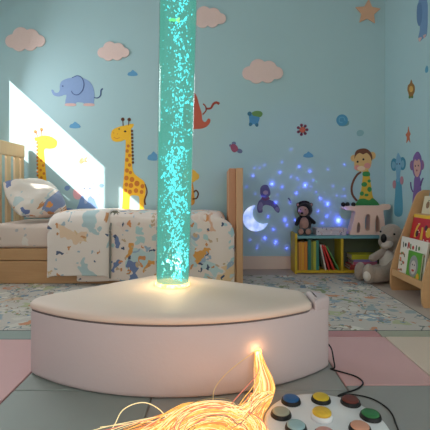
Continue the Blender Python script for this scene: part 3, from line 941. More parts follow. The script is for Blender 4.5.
bm = bmesh.new(); ell(bm, W(383.6, 238.3, kd-.140), (.027, .024, .042), (.1, 0, 0))
obj('nose', bm, M_nose, ko, smooth=True, label='large oval black nose')
for x, y, dd in ((394.3, 234.2, .112), (380.6, 231.5, .063)):
    bm = bmesh.new(); ell(bm, W(x, y, kd-dd), .0105, u=12, v=8)
    obj('eye', bm, M_nose, ko, smooth=True)

td = 4.17
te = thing('plush_bear', 'small black plush bear with tan face sitting on the toy shelf', 'soft toy', W(304.4, 234, td) * 1.0)
te.location.z = ZS
bm = bmesh.new()
ell(bm, W(304.6, 209.7, td), (.082, .072, .080)); ell(bm, W(305, 224.2, td), (.066, .06, .092))
ell(bm, W(298.0, 204.6, td), (.020, .016, .022)); ell(bm, W(311.2, 204.6, td), (.020, .016, .022))
capsule(bm, W(299.5, 219, td-.01), W(296.6, 224, td-.03), .026, .022); capsule(bm, W(309.5, 219, td-.01), W(314.2, 222.6, td-.02), .026, .020)
for fx in (300.9, 308.4):
    capsule(bm, Vector((W(305+(fx-304.6)*.5, 230, td).x, td-.02, ZS+.040)), Vector((W(fx, 230, td-.09).x, td-.085, ZS+.037)), .036, .035)
for k in range(9):
    ell(bm, W(300+k*1.1, 202.4-1.0*math.sin(k*.4), td-.01), .012, u=8, v=6)
o = obj('body', bm, M_bk, te, smooth=True); plush(o, .007, 4)
bm = bmesh.new(); ell(bm, W(303.6, 210.8, td-.034), (.058, .050, .056)); ell(bm, W(302.8, 213.4, td-.066), (.026, .022, .02))
o = obj('face', bm, M_tan, te, smooth=True, label='tan face patch'); plush(o, .006, 3)
bm = bmesh.new(); ell(bm, W(304.2, 224.0, td-.028), (.050, .044, .072)); obj('belly_patch', bm, M_tan, te, smooth=True, label='tan belly')
for fx in (300.9, 308.4):
    bm = bmesh.new(); ell(bm, Vector((W(fx, 230, td-.11).x, td-.108, ZS+.040)), (.028, .014, .030)); obj('foot_pad', bm, M_tan, te, smooth=True)
for fx in (297.8, 311.4):
    bm = bmesh.new(); ell(bm, W(fx, 204.8, td-.012), (.012, .010, .014)); obj('inner_ear', bm, mat('ear_pink', (196, 146, 140), .9), te, smooth=True)
bm = bmesh.new(); ell(bm, W(302.0, 213.2, td-.088), (.015, .011, .011)); obj('nose', bm, M_nose, te, smooth=True)
for ex in (300.6, 305.2):
    bm = bmesh.new(); ell(bm, W(ex, 209.8, td-.083), .0065, u=10, v=8); obj('eye', bm, M_nose, te, smooth=True)

# ------------------------------------------------------------------ animal shaped toy stool
sd = 4.16
M_cr = mat('stool_cream', (240, 203, 180), .55, .04, 10)
stl = thing('toy_stool', 'cream animal shaped toy stool with arched legs on the toy shelf', 'toy', (W(366, 230, sd).x, sd, ZS))
def flat_holes(outer, holes, y0, y1):
    bm = bmesh.new(); loops = [outer]+holes
    fr, bk = [], []
    for y, acc in ((y0, fr), (y1, bk)):
        es = []
        for lp in loops:
            vs = [bm.verts.new((W(px, py, sd).x, y, W(px, py, sd).z)) for px, py in lp]
            acc.append(vs)
            es += [bm.edges.new((vs[i], vs[(i+1) % len(vs)])) for i in range(len(vs))]
        bmesh.ops.triangle_fill(bm, edges=es, use_beauty=True)
    for a, b in zip(fr, bk):
        for i in range(len(a)): bm.faces.new((a[i], a[(i+1) % len(a)], b[(i+1) % len(a)], b[i]))
    return bm
zt = lambda py: py
outer = S((343, 206.3), (348, 205.6), (353, 206), (360, 205.6), (367, 205.6), (375, 205.6), (381, 205.4), (384, 204.2), (387.3, 204.2), (388.6, 206.5), (387, 209.2), (383.5, 209.8), (381.3, 210.6), (382, 218), (383.2, 228), (383.9, 233.2), (380, 234.2), (372, 234.3), (364, 234.3), (356, 234.3), (349, 234.2), (348.2, 233), (350.2, 226), (352.6, 217), (353, 211.5), (350, 210.2), (345, 210), (342.4, 208.4))
holes = [S((356.4, 222), (358.2, 224), (358.4, 229), (357.6, 232), (355.4, 232), (355, 228)),
         S((366, 213.6), (368.2, 216), (368, 223), (367.4, 229.5), (363.8, 229.5), (363, 223), (363.8, 216)),
         S((375.2, 215), (377.2, 219), (377.8, 226), (377.4, 231), (373.6, 231), (373.2, 225), (373.8, 218))]
o = obj('body', flat_holes(outer, holes, sd-.055, sd+.055), M_cr, stl)
bv = o.modifiers.new('round', 'BEVEL'); bv.width = .006; bv.segments = 3; bv.limit_method = 'ANGLE'
for bx in (343.2, 347.5, 353.4):
    bm = bmesh.new(); ell(bm, W(bx, 204.4, sd-.03), .0235); obj('knob', bm, M_nose, stl, smooth=True, label='round black knob')

# ------------------------------------------------------------------ front-facing book display
M_bw = wood('display_wood', (214, 170, 122), .86, (2, 2, 10))
YN, YF = 2.885, 3.40
ds = thing('book_display', 'birch book display rack with rounded sides along the right wall', 'bookcase', (1.66, 3.16, 0))
prof = [(1.505, 0.0), (1.492, .03), (1.488, .10), (1.498, .20), (1.545, .36), (1.60, .51), (1.655, .66), (1.695, .77), (1.725, .825), (1.77, .85), (1.822, .85), (1.822, 0.0)]
for y in (YN, YF):
    bm = bmesh.new()
    P = [(p.x, p.y) for p in catmull([(a, b, 0) for a, b in prof[:10]], 5)] + prof[10:]
    a = [bm.verts.new((x, y-.009, z_)) for x, z_ in P]; b = [bm.verts.new((x, y+.009, z_)) for x, z_ in P]
    bm.faces.new(a); bm.faces.new(b[::-1])
    for i in range(len(P)): bm.faces.new((a[i], a[(i+1) % len(P)], b[(i+1) % len(P)], b[i]))
    obj('side_panel', bm, M_bw, ds)
tiers = [(1.510, .135, 1.60, .05), (1.615, .415, 1.70, .03), (1.706, .64, 1.79, .018)]
for tx, tz, bx, lh in tiers:
    obj('ledge', newbox((tx, YN+.009, tz), (bx+.02, YF-.009, tz+.012)), M_bw, ds)
    obj('front_lip', newbox((tx-.012, YN+.009, tz-.006), (tx, YF-.009, tz+lh), .002), M_bw, ds)
    bm = bmesh.new(); hgt = .22
    vs = [(bx, tz+.012), (bx+.012, tz+.012), (bx+.072, tz+hgt), (bx+.06, tz+hgt)]
    a = [bm.verts.new((x, YN+.009, z_)) for x, z_ in vs]; b = [bm.verts.new((x, YF-.009, z_)) for x, z_ in vs]
    for q in ((a[0], a[1], a[2], a[3]), (b[3], b[2], b[1], b[0])): bm.faces.new(q)
    for i in range(4): bm.faces.new((a[i], b[i], b[(i+1) % 4], a[(i+1) % 4]))
    if tz < .6: obj('back_board', bm, M_bw, ds)
    else: bm.free()
GD = 'picture books facing out on the display rack'
def face_book(label, x0, z0, x1, z1, ya, yb, c, art, th=.012):
    """cover plane from (x0,z0) up to (x1,z1), facing the room; art: (u,v polygons, colour, part name) in 0..1"""
    root = thing('picture_book', label, 'book', (x0, (ya+yb)/2, z0), GD)
    up = Vector((x1-x0, 0, z1-z0)); nrm = Vector((-up.z, 0, up.x)).normalized()
    def pt(u, v, o): return Vector((x0, yb+(ya-yb)*u, z0)) + up*v + nrm*o
    def slab(bm, poly, o0, o1):
        a = [bm.verts.new(pt(u, v, o0)) for u, v in poly]; b = [bm.verts.new(pt(u, v, o1)) for u, v in poly]
        bm.faces.new(a); bm.faces.new(b[::-1])
        for i in range(len(a)): bm.faces.new((a[i], a[(i+1) % len(a)], b[(i+1) % len(a)], b[i]))
    sq = [(0, 0), (1, 0), (1, 1), (0, 1)]
    bm = bmesh.new(); slab(bm, sq, 0, .002); slab(bm, sq, -th, -th+.002); obj('cover', bm, mat('cover_%02x%02x%02x' % c, c, .4, .04), root)
    bm = bmesh.new(); slab(bm, [(.01, .01), (.99, .01), (.99, .99), (.01, .99)], -th+.002, 0); obj('page_block', bm, M_page, root)
    for k, (pn, polys, cc) in enumerate(art):
        few = len(polys) <= 5
        for grp in ([[p] for p in polys] if few else [polys]):
            bm = bmesh.new()
            for p in grp: slab(bm, p, .002, .0026+.0005*k)
            obj({'printed_letters': 'printed_letter', 'cover_pictures': 'cover_picture'}.get(pn, pn) if few else pn, bm, mat('print_%02x%02x%02x' % cc, cc, .4, .05), root)
    return root
rnd = random.Random(3)
def dots(n, u0, u1, v0, v1, r):
    return [E(rnd.uniform(u0, u1), rnd.uniform(v0, v1), r*rnd.uniform(.6, 1.2), r*rnd.uniform(.8, 1.5), rnd.uniform(0, 90), 10) for _ in range(n)]
# u runs from the far end to the near end
face_book('white picture book with colourful title on the lowest ledge of the rack', 1.538, .150, 1.578, .462, 2.955, 3.372, (232, 226, 214), [
    ('printed_letters', [ST([(.10, .86), (.12, .72)], .035), E(.20, .80, .035, .05), ST([(.62, .72), (.62, .86)], .035)], (60, 70, 60)),
    ('printed_letters', [ST([(.30, .72), (.32, .88), (.36, .74)], .035), E(.50, .78, .035, .05)], (190, 52, 44)),
    ('printed_letters', [ST([(.40, .86), (.42, .72)], .035), E(.10, .56, .04, .03), E(.72, .80, .03, .05)], (80, 130, 70)),
    ('cover_pictures', dots(9, .04, .2, .1, .6, .03) + dots(5, .8, .95, .1, .7, .03), (206, 120, 80)),
    ('cover_pictures', dots(8, .04, .22, .05, .55, .022), (110, 120, 90))])
face_book('green picture book with a grey woolly head, in front of the white one', 1.517, .150, 1.545, .372, 2.975, 3.185, (96, 164, 62), [
    ('cover_pictures', [E(.48, .50, .32, .38)], (150, 152, 148)),
    ('cover_pictures', [E(.48, .46, .20, .24)], (206, 196, 188)),
    ('cover_pictures', [E(.41, .55, .03, .03), E(.55, .55, .03, .03)], (40, 40, 40)),
    ('cover_pictures', [S((.38, .36), (.48, .32), (.58, .36), (.48, .40))], (190, 70, 56)),
    ('cover_pictures', [E(.85, .18, .10, .14)], (226, 170, 50))])
face_book('red picture book with yellow top band on the middle ledge', 1.632, .432, 1.677, .648, 2.955, 3.36, (196, 40, 42), [
    ('title_band', [[(0, .88), (1, .88), (1, 1), (0, 1)]], (236, 188, 44)),
    ('cover_pictures', [ST([(.2, .15), (.22, .5), (.30, .68)], .08, .05), ST([(.45, .1), (.43, .55)], .09, .06), E(.68, .4, .10, .18)], (226, 180, 60)),
    ('cover_pictures', [E(.26, .30, .05, .12), E(.56, .55, .05, .10)], (70, 40, 34)),
    ('cover_pictures', dots(8, .08, .9, .1, .8, .02), (236, 226, 214))])
face_book('cream picture book with brown pictures on the top ledge', 1.722, .655, 1.750, .800, 2.955, 3.335, (226, 214, 186), [
    ('cover_pictures', [E(.2, .5, .07, .2), E(.42, .45, .08, .25)], (150, 110, 76)),
    ('cover_pictures', dots(10, .05, .95, .1, .9, .03), (120, 126, 104)),
    ('cover_pictures', [E(.66, .5, .09, .25)], (206, 160, 96))])
face_book('pale blue book standing behind the cream one on the top ledge', 1.742, .655, 1.776, .838, 2.955, 3.30, (120, 168, 186), [
    ('cover_pictures', [E(.5, .9, .1, .05)], (220, 220, 214))])

# ------------------------------------------------------------------ moon night light
mo = []
ocx, ocy, orr, icx, icy, irr = 255.6, 218.3, 12.9, 263.3, 212.9, 11.0
dd = math.hypot(icx-ocx, icy-ocy); al = math.atan2(icy-ocy, icx-ocx)
hoff = math.acos((dd*dd+orr*orr-irr*irr)/(2*dd*orr)); ioff = math.acos((dd*dd+irr*irr-orr*orr)/(2*dd*irr))
n = 40
for k in range(n+1):
    a = al+hoff+(2*PI-2*hoff)*k/n; mo.append((ocx+orr*math.cos(a), ocy+orr*math.sin(a)))
for k in range(1, n):
    a = al+PI+ioff-(2*ioff)*k/n; mo.append((icx+irr*math.cos(a), icy+irr*math.sin(a)))
ml = thing('moon_night_light', 'glowing pale blue crescent moon night light on the wall by the bed', 'night light', plane_point('back', 255, 218, 0))
bm = bmesh.new(); prism(bm, mo, 'back', -.0003, .024)
obj('lit_shade', bm, glow('moon_glow', (140, 170, 234), .72, (226, 236, 255), 13), ml)
bm = bmesh.new(); prism(bm, [(255.6+(x-255.6)*1.025, 218.3+(y-218.3)*1.025) for x, y in mo], 'back', -.0003, .010)
obj('rim', bm, mat('moon_rim', (190, 200, 226), .5), ml)

# ------------------------------------------------------------------ star projection (one projector lamp with a star pattern)
pj = Vector((.75, 1.0, 2.3))
pl = bpy.data.lights.new('star_projector', 'SPOT'); pl.energy = 100; pl.shadow_soft_size = 0.0
pl.spot_size = math.radians(38); pl.spot_blend = .5
po = bpy.data.objects.new('star_projector', pl); COL.objects.link(po); po.location = pj
aim = W(295, 203, D); po.rotation_euler = (aim-pj).to_track_quat('-Z', 'Y').to_euler()
pl.use_nodes = True
N, L = pl.node_tree.nodes, pl.node_tree.links
em = N['Emission']
geo = N.new('ShaderNodeNewGeometry')
stars = [(272, 183.8, 1.5), (305.2, 185, 1.5), (327.5, 203.7, 1.6), (338.5, 220.3, 3.4), (252.8, 175.6, .5), (279.8, 172.2, .55), (299.4, 166.5, .55),
         (309.8, 171, .6), (282.2, 187, .5), (296.4, 193, .7), (284.8, 219.8, .9), (299.2, 211, .9), (273, 229.2, .6), (264.8, 238, 1.0), (320.2, 198.6, .7),
         (327, 216, .8), (328, 169, .3), (246.4, 186.6, .4), (275.5, 202.5, .8), (268, 216.4, .5), (287.2, 225, .5), (275.6, 242.2, 1.2), (286.7, 248, .6),
         (322, 223, .5), (282, 162, .35), (260, 168, .3), (290, 203, .35), (313, 180, .4), (333, 186, .35), (318, 211, .5), (250, 240, .4), (262, 196, .35),
         (333, 228, .4), (316, 192, .3), (291, 177, .35), (257, 248, .35), (345, 196, .35)]
rs = random.Random(11)
for k in range(24): stars.append((rs.uniform(246, 346), rs.gauss(196, 22), rs.uniform(.2, .42)))
acc = None
for x, y, a in stars:
    dv = (W(x, y, D-.002 if (x, y) != (299.2, 211) else 4.10)-pj).normalized()
    if a < .45: a *= .55
    v = N.new('ShaderNodeVectorMath'); v.operation = 'CROSS_PRODUCT'; v.inputs[1].default_value = dv
    L.new(geo.outputs['Normal'], v.inputs[0])
    ab = N.new('ShaderNodeVectorMath'); ab.operation = 'DOT_PRODUCT'
    L.new(v.outputs['Vector'], ab.inputs[0]); L.new(v.outputs['Vector'], ab.inputs[1])
    K = 220000.0 / (0.6 + 0.4*a)
    ma = N.new('ShaderNodeMath'); ma.operation = 'MULTIPLY_ADD'; ma.inputs[1].default_value = K*.5; ma.inputs[2].default_value = 1.0
    L.new(ab.outputs['Value'], ma.inputs[0])
    pw = N.new('ShaderNodeMath'); pw.operation = 'POWER'; pw.inputs[1].default_value = -1.35; L.new(ma.outputs[0], pw.inputs[0])
    ad = N.new('ShaderNodeMath'); ad.operation = 'MULTIPLY_ADD'; ad.inputs[1].default_value = a
    L.new(pw.outputs[0], ad.inputs[0])
    if acc is None: ad.inputs[2].default_value = 0.004
    else: L.new(acc, ad.inputs[2])
    acc = ad.outputs[0]
sc_ = N.new('ShaderNodeMath'); sc_.operation = 'MULTIPLY'; sc_.inputs[1].default_value = 34.0
L.new(acc, sc_.inputs[0]); L.new(sc_.outputs[0], em.inputs['Strength'])
em.inputs['Color'].default_value = (.11, .13, 1.0, 1)

# ------------------------------------------------------------------ wall decorations
M_felt = mat('felt_white', (228, 202, 196), .9, .03, 40, .2)
GC = 'white felt clouds on the back wall'
def felt(name, label, cat, poly, m, group, th=.014):
    cx = sum(p[0] for p in poly)/len(poly); cy = sum(p[1] for p in poly)/len(poly)
    bm = bmesh.new(); prism(bm, poly, 'back', -.0003, th)
    o = obj(name, bm, m, origin=plane_point('back', cx, cy, 0))
    b = o.modifiers.new('round', 'BEVEL'); b.width = .004; b.segments = 2; b.limit_method = 'ANGLE'
    return tag(o, label, cat, group)
felt('felt_cloud', 'large pinkish white felt cloud high above the blue elephant, leftmost of the clouds', 'cloud decoration', cloud(25.5, 39, 40, 21), M_felt, GC)
felt('felt_cloud', 'pinkish white felt cloud between the elephant and the bubble tube', 'cloud decoration', cloud(113.5, 51, 32, 17), M_felt, GC)
felt('felt_cloud', 'white felt cloud half hidden behind the top of the bubble tube', 'cloud decoration', cloud(208, 17, 36, 19), M_felt, GC)
felt('felt_cloud', 'pinkish white felt cloud right of the bubble tube, lowest of the white clouds', 'cloud decoration', cloud(262.5, 71, 41, 21), M_felt, GC)
st = []
for k in range(10):
    a = -PI/2 + k*PI/5 + .06; r = 13.2 if k % 2 == 0 else 6.6
    st.append((367.5+r*math.cos(a), 12.5+r*math.sin(a)))
felt('felt_star', 'padded peach felt star near the top right corner of the room', 'star decoration', st, mat('felt_peach', (214, 170, 140), .9, .04, 40, .2), None, .018)

BLUEC = vinyl((96, 158, 200))
GBc = 'small blue cloud stickers on the back wall'
for x, y, w_, h_, lab in ((132.7, 73, 10, 6, 'small blue cloud sticker right of the elephant tail, under a white cloud'),
                          (75, 125, 11, 6.5, 'small blue cloud sticker directly below the elephant'),
                          (308.3, 154.5, 10, 6, 'small blue cloud sticker above the projected stars'),
                          (153.5, 156, 12, 9, 'blue cloud sticker beside the giraffe, cut by the bubble tube')):
    sticker('cloud_sticker', lab, 'wall sticker', [('cloud', BLUEC, [S((x-w_/2, y+h_*.35), (x-w_*.42, y-h_*.05), (x-w_*.2, y-h_*.2), (x, y-h_*.5), (x+w_*.22, y-h_*.25), (x+w_*.42, y), (x+w_/2, y+h_*.35), (x+w_*.2, y+h_*.5), (x-w_*.2, y+h_*.5))], 0)], group=GBc)

# elephant
EB, EO, EP = vinyl((134, 160, 202)), vinyl((70, 92, 140)), vinyl((214, 178, 172))
sticker('elephant_sticker', 'blue grey elephant sticker walking left on the back wall', 'wall sticker', [
    ('body', EB, [S((66, 79), (71, 77.8), (77, 77.5), (84, 78.5), (90, 82), (93.5, 88), (94.5, 95), (94, 102), (93.5, 105.5), (84.5, 105.5), (83.5, 103), (78, 102.2), (76, 103), (75, 105.5), (66, 105.5), (65.5, 101), (66.5, 95.5), (64, 95), (61.5, 96), (57.5, 96.5), (53.5, 95), (51.5, 91), (52, 89.6), (53.5, 90.2), (55, 92.5), (58, 92.6), (59.8, 90), (59.8, 86), (61.5, 81.5))], 0),
    ('foot', EP, [S((66, 103.6), (75, 103.6), (75.2, 105.9), (65.8, 105.9)), S((84.6, 103.6), (93.4, 103.6), (93.8, 105.9), (84.4, 105.9))], 1),
    ('ear', EB, [S((72, 78), (77.5, 75.8), (82, 78), (84, 84), (82.5, 90.5), (78, 94.8), (73.5, 94), (70.8, 88), (70.5, 82))], 2),
    ('ear_outline', EO, [ST([(72, 78), (77.5, 75.8), (82, 78), (84, 84), (82.5, 90.5), (78, 94.8), (73.5, 94), (71.5, 91)], .8)], 3),
    ('eye', EO, [E(62.8, 86.2, .9, .7)], 2),
    ('tail', EO, [ST([(94, 97.5), (97.5, 98), (100.5, 95.5), (101, 90.5), (102.8, 88.6)], .9, 1.3)], 1)])
# tall giraffe
GY, GS_, GD_ = vinyl((244, 188, 44)), vinyl((206, 120, 40)), vinyl((96, 54, 34))
spots = [E(x, y, r, r*1.1) for x, y, r in ((128.3, 146, 1.5), (127.2, 151, 1.7), (129.6, 155.5, 1.6), (127, 160, 1.8), (129.6, 165, 1.7), (127, 170.5, 2.0), (130.5, 172.5, 1.6), (126.5, 178, 2.2), (132, 179.5, 2.4), (126.4, 184.6, 1.9), (131, 185.5, 2.3), (137, 183.5, 2.6), (142.5, 186.3, 2.0), (136, 190.6, 2.2), (130, 191.8, 2.0), (125.6, 190.5, 1.7), (141.6, 192, 1.9))]
sticker('giraffe_sticker', 'tall yellow giraffe sticker with brown spots left of the bubble tube', 'wall sticker', [
    ('body', GY, [S((111, 135.5), (112.2, 130.5), (116, 128), (121, 126.2), (125.5, 125.4), (129.4, 124.2), (133.6, 124), (133, 127), (131, 129), (131.2, 133), (131.4, 142), (131.8, 154), (132.2, 166), (134, 173), (139, 177.5), (144, 181.5), (145.6, 187), (145.4, 194), (144.2, 201), (143.4, 212), (139.8, 212.5), (139.4, 205), (139, 197), (135.5, 195.5), (131.5, 195.5), (129.8, 198), (128.6, 212.5), (122.4, 212.5), (122.6, 200), (123, 186), (124.2, 172), (125.2, 156), (125.6, 145), (125.2, 140), (121.5, 141.2), (116, 141.8), (112.2, 140))], 0),
    ('spot', GS_, spots, 1),
    ('mane', GD_, [E(132+.1*k, 131+k*3.5, 1.2, 1.3) for k in range(10)], 1),
    ('tail', GD_, [ST([(145, 184), (147, 192), (144.6, 200), (145.4, 205)], .9, 1.8)], 1),
    ('horn', GD_, [ST([(123.2, 126), (122.8, 120)], .9), E(122.8, 119.4, 1.8)], 1),
    ('horn', GD_, [ST([(128.6, 125.4), (129, 120)], .9), E(129.2, 119.6, 1.8)], 1),
    ('eye', vinyl((40, 34, 30)), [E(119.2, 129, .8, .6), E(125.2, 131.4, 1.3, .9)], 1),
    ('mouth', GS_, [ST([(113.6, 137), (116.6, 138.6), (119.8, 137.6)], .5), E(113.8, 133, .5), E(117.6, 134, .5)], 1)])
# giraffe behind the headboard
GL = vinyl((246, 214, 120))
sticker('giraffe_sticker', 'smaller pale giraffe sticker in the sun patch behind the bed head', 'wall sticker', [
    ('body', GY, [S((34.6, 137.6), (37.5, 137), (40.5, 136), (46, 135.4), (52, 137), (56.6, 140.4), (57.2, 144), (55, 147.6), (50, 148.8), (45.5, 148.6), (44.2, 151), (44.8, 160), (45.6, 170), (46.6, 182), (47.5, 196), (38.5, 196), (38.2, 180), (38, 165), (37.8, 150), (37.4, 142), (35, 140.6))], 0),
    ('spot', GS_, [E(x, y, 1.3, 1.4) for x, y in ((41.5, 160.5), (43.2, 165.5), (40.8, 170), (44, 173.5), (41.4, 177.5), (45, 182), (42, 187))], 1),
    ('mane', vinyl((196, 120, 50)), [E(37.2+.06*k, 143+k*3.6, 1.0, 1.3) for k in range(10)], 1),
    ('horn', vinyl((190, 126, 66)), [ST([(37.6, 136.4), (35.6, 132)], .8), E(35.4, 131.6, 1.7)], 1),
    ('horn', vinyl((190, 126, 66)), [ST([(41.8, 135.8), (41.4, 130)], .8), E(41.4, 129.4, 1.7)], 1),
    ('eye', vinyl((70, 60, 40)), [E(42.4, 141, .6, .5), E(46.4, 138.4, .6, .5)], 1)])
# pink and blue elephant low by the duvet
PB, PK = vinyl((120, 152, 200)), vinyl((232, 176, 184))
sticker('elephant_sticker', 'seated blue elephant sticker with pink ears low behind the bed', 'wall sticker', [
    ('body', PB, [S((81.5, 196), (86, 193.6), (92, 196), (95.5, 203), (97.5, 212.5), (77.5, 212.5), (79, 203))], 0),
    ('ear', PK, [E(77.6, 193.4, 4.6, 6.2)], 1), ('ear', PK, [E(95.2, 192.4, 4.8, 6.2)], 1),
    ('head', vinyl((170, 184, 212)), [S((79.5, 190), (82, 184.6), (87, 182.4), (92.4, 184.6), (94.4, 190), (92.4, 195), (88.6, 197.6), (87, 203), (84.6, 203), (84.2, 197), (81, 195))], 2),
    ('crown', vinyl((236, 220, 208)), [S((81, 184), (82.4, 179), (85, 181.4), (87.4, 178.2), (89.6, 181.4), (92, 179.4), (92.6, 184))], 1),
    ('eye', vinyl((60, 70, 100)), [E(84.6, 188.6, .6), E(90, 188.4, .6)], 3)])
sticker('bird_sticker', 'tiny orange bird sticker in the sun patch above the seated elephant', 'wall sticker', [
    ('body', vinyl((222, 156, 112)), [S((79.4, 160.6), (82, 157.8), (84, 158.6), (87.6, 156.8), (86, 160), (88, 162.6), (84.4, 161.8), (81.6, 163.6), (79.6, 163.2))], 0),
    ('wing', vinyl((236, 190, 150)), [E(84, 160, 1.6, 1)], 1)])
for x, y, r, lab in ((67.3, 188, 2.8, 'small blue blob sticker between the pillow and the seated elephant'), (101.5, 185.5, 2.2, 'tiny pale blue blob sticker right of the seated elephant')):
    sticker('dot_sticker', lab, 'wall sticker', [('dot', PB, [S((x-r, y), (x-r*.4, y-r*.8), (x+r*.6, y-r*.7), (x+r, y+.2), (x+.2*r, y+r*.9), (x-r*.6, y+r*.8))], 0)])
sticker('mound_sticker', 'low blue mound sticker just above the pillow end of the duvet', 'wall sticker', [('mound', PB, [S((62, 213), (64, 209), (69, 208), (74, 210), (76, 213))], 0)])
# kangaroo shape behind the tube
RO = vinyl((194, 92, 70))
sticker('kangaroo_sticker', 'rust orange kangaroo sticker half hidden by the bubble tube', 'wall sticker', [
    ('body', RO, [S((189, 92), (193, 92), (196.6, 96), (199.4, 106), (201.6, 113), (202.4, 120), (205.4, 122), (208, 118.6), (210.2, 119.4), (210, 122.6), (206.6, 126.6), (201.6, 128.6), (196, 129), (186, 129), (184, 110))], 0),
    ('tail', vinyl((160, 66, 50)), [ST([(202.6, 114.6), (206, 110.6), (205.6, 106.6), (203, 103.8)], 1.3), ST([(205.4, 108.6), (210.6, 108.2), (213.4, 104), (216.4, 102.6), (219.4, 104)], 1.8, 2.6)], 1)])
sticker('monkey_sticker', 'yellow monkey sticker with brown tail peeking out behind the bubble tube', 'wall sticker', [
    ('head', vinyl((232, 186, 72)), [E(190, 176, 7.6, 7)], 0), ('ear', vinyl((232, 186, 72)), [E(196.6, 176.5, 2.6, 3.4)], 1),
    ('body', vinyl((214, 150, 60)), [S((186, 182), (192, 182), (194, 192), (194, 204), (184, 204))], 1),
    ('tail', GD_, [ST([(192.6, 199), (196.8, 198), (198.2, 193.4), (196, 190.4), (193.6, 192.4)], 1.5)], 1)])
sticker('beetle_sticker', 'blue creature sticker with a green cap right of the kangaroo', 'wall sticker', [
    ('body', vinyl((74, 142, 186)), [S((249, 115.5), (252, 114.6), (257, 115), (259.6, 118), (258.4, 122.4), (258.2, 126), (255.6, 126), (254, 123.8), (251.6, 125.4), (249, 125), (249.4, 121))], 0),
    ('paw', vinyl((52, 112, 140)), [E(249.6, 113.8, 2.2, 2.2), E(250.4, 124.4, 1.6, 1.8), E(256.8, 125, 1.6, 1.8)], 1),
    ('cap', vinyl((104, 146, 84)), [S((252, 112.6), (256, 111), (260.6, 111.4), (262.6, 114), (260.4, 117), (256.6, 116.6), (253, 115.6))], 2)])
sticker('butterfly_sticker', 'small maroon butterfly sticker with grey wings above the footboard', 'wall sticker', [
    ('body', vinyl((150, 78, 104)), [S((230.4, 145.6), (233.6, 144), (237, 146), (238, 150), (234.6, 152.4), (231.6, 150.4))], 1),
    ('wing', vinyl((106, 116, 150)), [E(233.8, 143.4, 2.2, 1.8), E(239.6, 151, 3, 2.2, 25), E(230.4, 145.4, 1.3, 1.3)], 0)])
fl = [E(302.4+4.6*math.cos(k*PI/3.5), 129.8+4.8*math.sin(k*PI/3.5), 1.5) for k in range(7)]
sticker('flower_sticker', 'small purple red flower sticker between the blue blob and the footboard', 'wall sticker', [
    ('petals', vinyl((136, 72, 100)), fl+[ST([(302.4, 129.8), (302.4+4.6*math.cos(k*PI/3.5), 129.8+4.8*math.sin(k*PI/3.5))], 1.6) for k in range(7)], 0),
    ('heart', vinyl((190, 92, 70)), [E(302.4, 129.8, 3, 3)], 1)])
sticker('snail_sticker', 'round blue snail sticker above the monkey sticker', 'wall sticker', [
    ('foot', vinyl((112, 156, 160)), [S((338.6, 124), (343, 124.4), (348.4, 121), (348.6, 124.6), (345, 126.2), (339.4, 126))], 0),
    ('shell', vinyl((78, 148, 184)), [E(342, 120.2, 5.8, 5.8)], 1), ('spiral', vinyl((104, 170, 200)), [ST([(345, 121), (343.4, 117.4), (339.6, 118), (339.4, 121.8), (342.4, 122.6)], 1.0)], 2)])
sticker('dot_sticker', 'barely visible pale grey green sticker right below the snail', 'wall sticker', [('dot', vinyl((136, 178, 186)), [S((356.6, 133), (358, 130.6), (361.6, 130), (364, 132.6), (362, 135.8), (358, 136))], 0)])
# purple bear in the star projection
PU, PU2 = vinyl((92, 88, 140)), vinyl((128, 124, 168))
sticker('bear_sticker', 'purple bear sticker lit by stars beside the moon night light', 'wall sticker', [
    ('body', PU, [S((260.6, 187.6), (263.4, 185), (267.4, 185.2), (269.4, 188.6), (270.4, 194), (268, 198.6), (272.6, 201), (276.4, 204), (279.6, 208.6), (278.8, 212.6), (275.8, 211.4), (272, 206.6), (266, 205), (262.6, 207), (262.4, 212), (258.4, 212.6), (257, 207.6), (258.6, 201.4), (261.6, 198), (260.2, 193))], 0),
    ('muzzle', vinyl((156, 140, 170)), [E(265.6, 192.6, 2.6, 2.2)], 1), ('paw', PU2, [E(260.4, 206.4, 2.4, 4.4, 8), E(277.2, 209.2, 2.0, 2.4)], 1),
    ('scarf', vinyl((116, 66, 110)), [ST([(261.4, 198), (265.4, 199.6), (269.4, 197.8)], 2)], 1)])
sticker('comma_sticker', 'tiny dark squiggle sticker between the purple bear and black bear', 'wall sticker', [('squiggle', vinyl((80, 86, 120)), [ST([(288.2, 198), (289.8, 200), (290.6, 203)], 1.6, 1)], 0)])
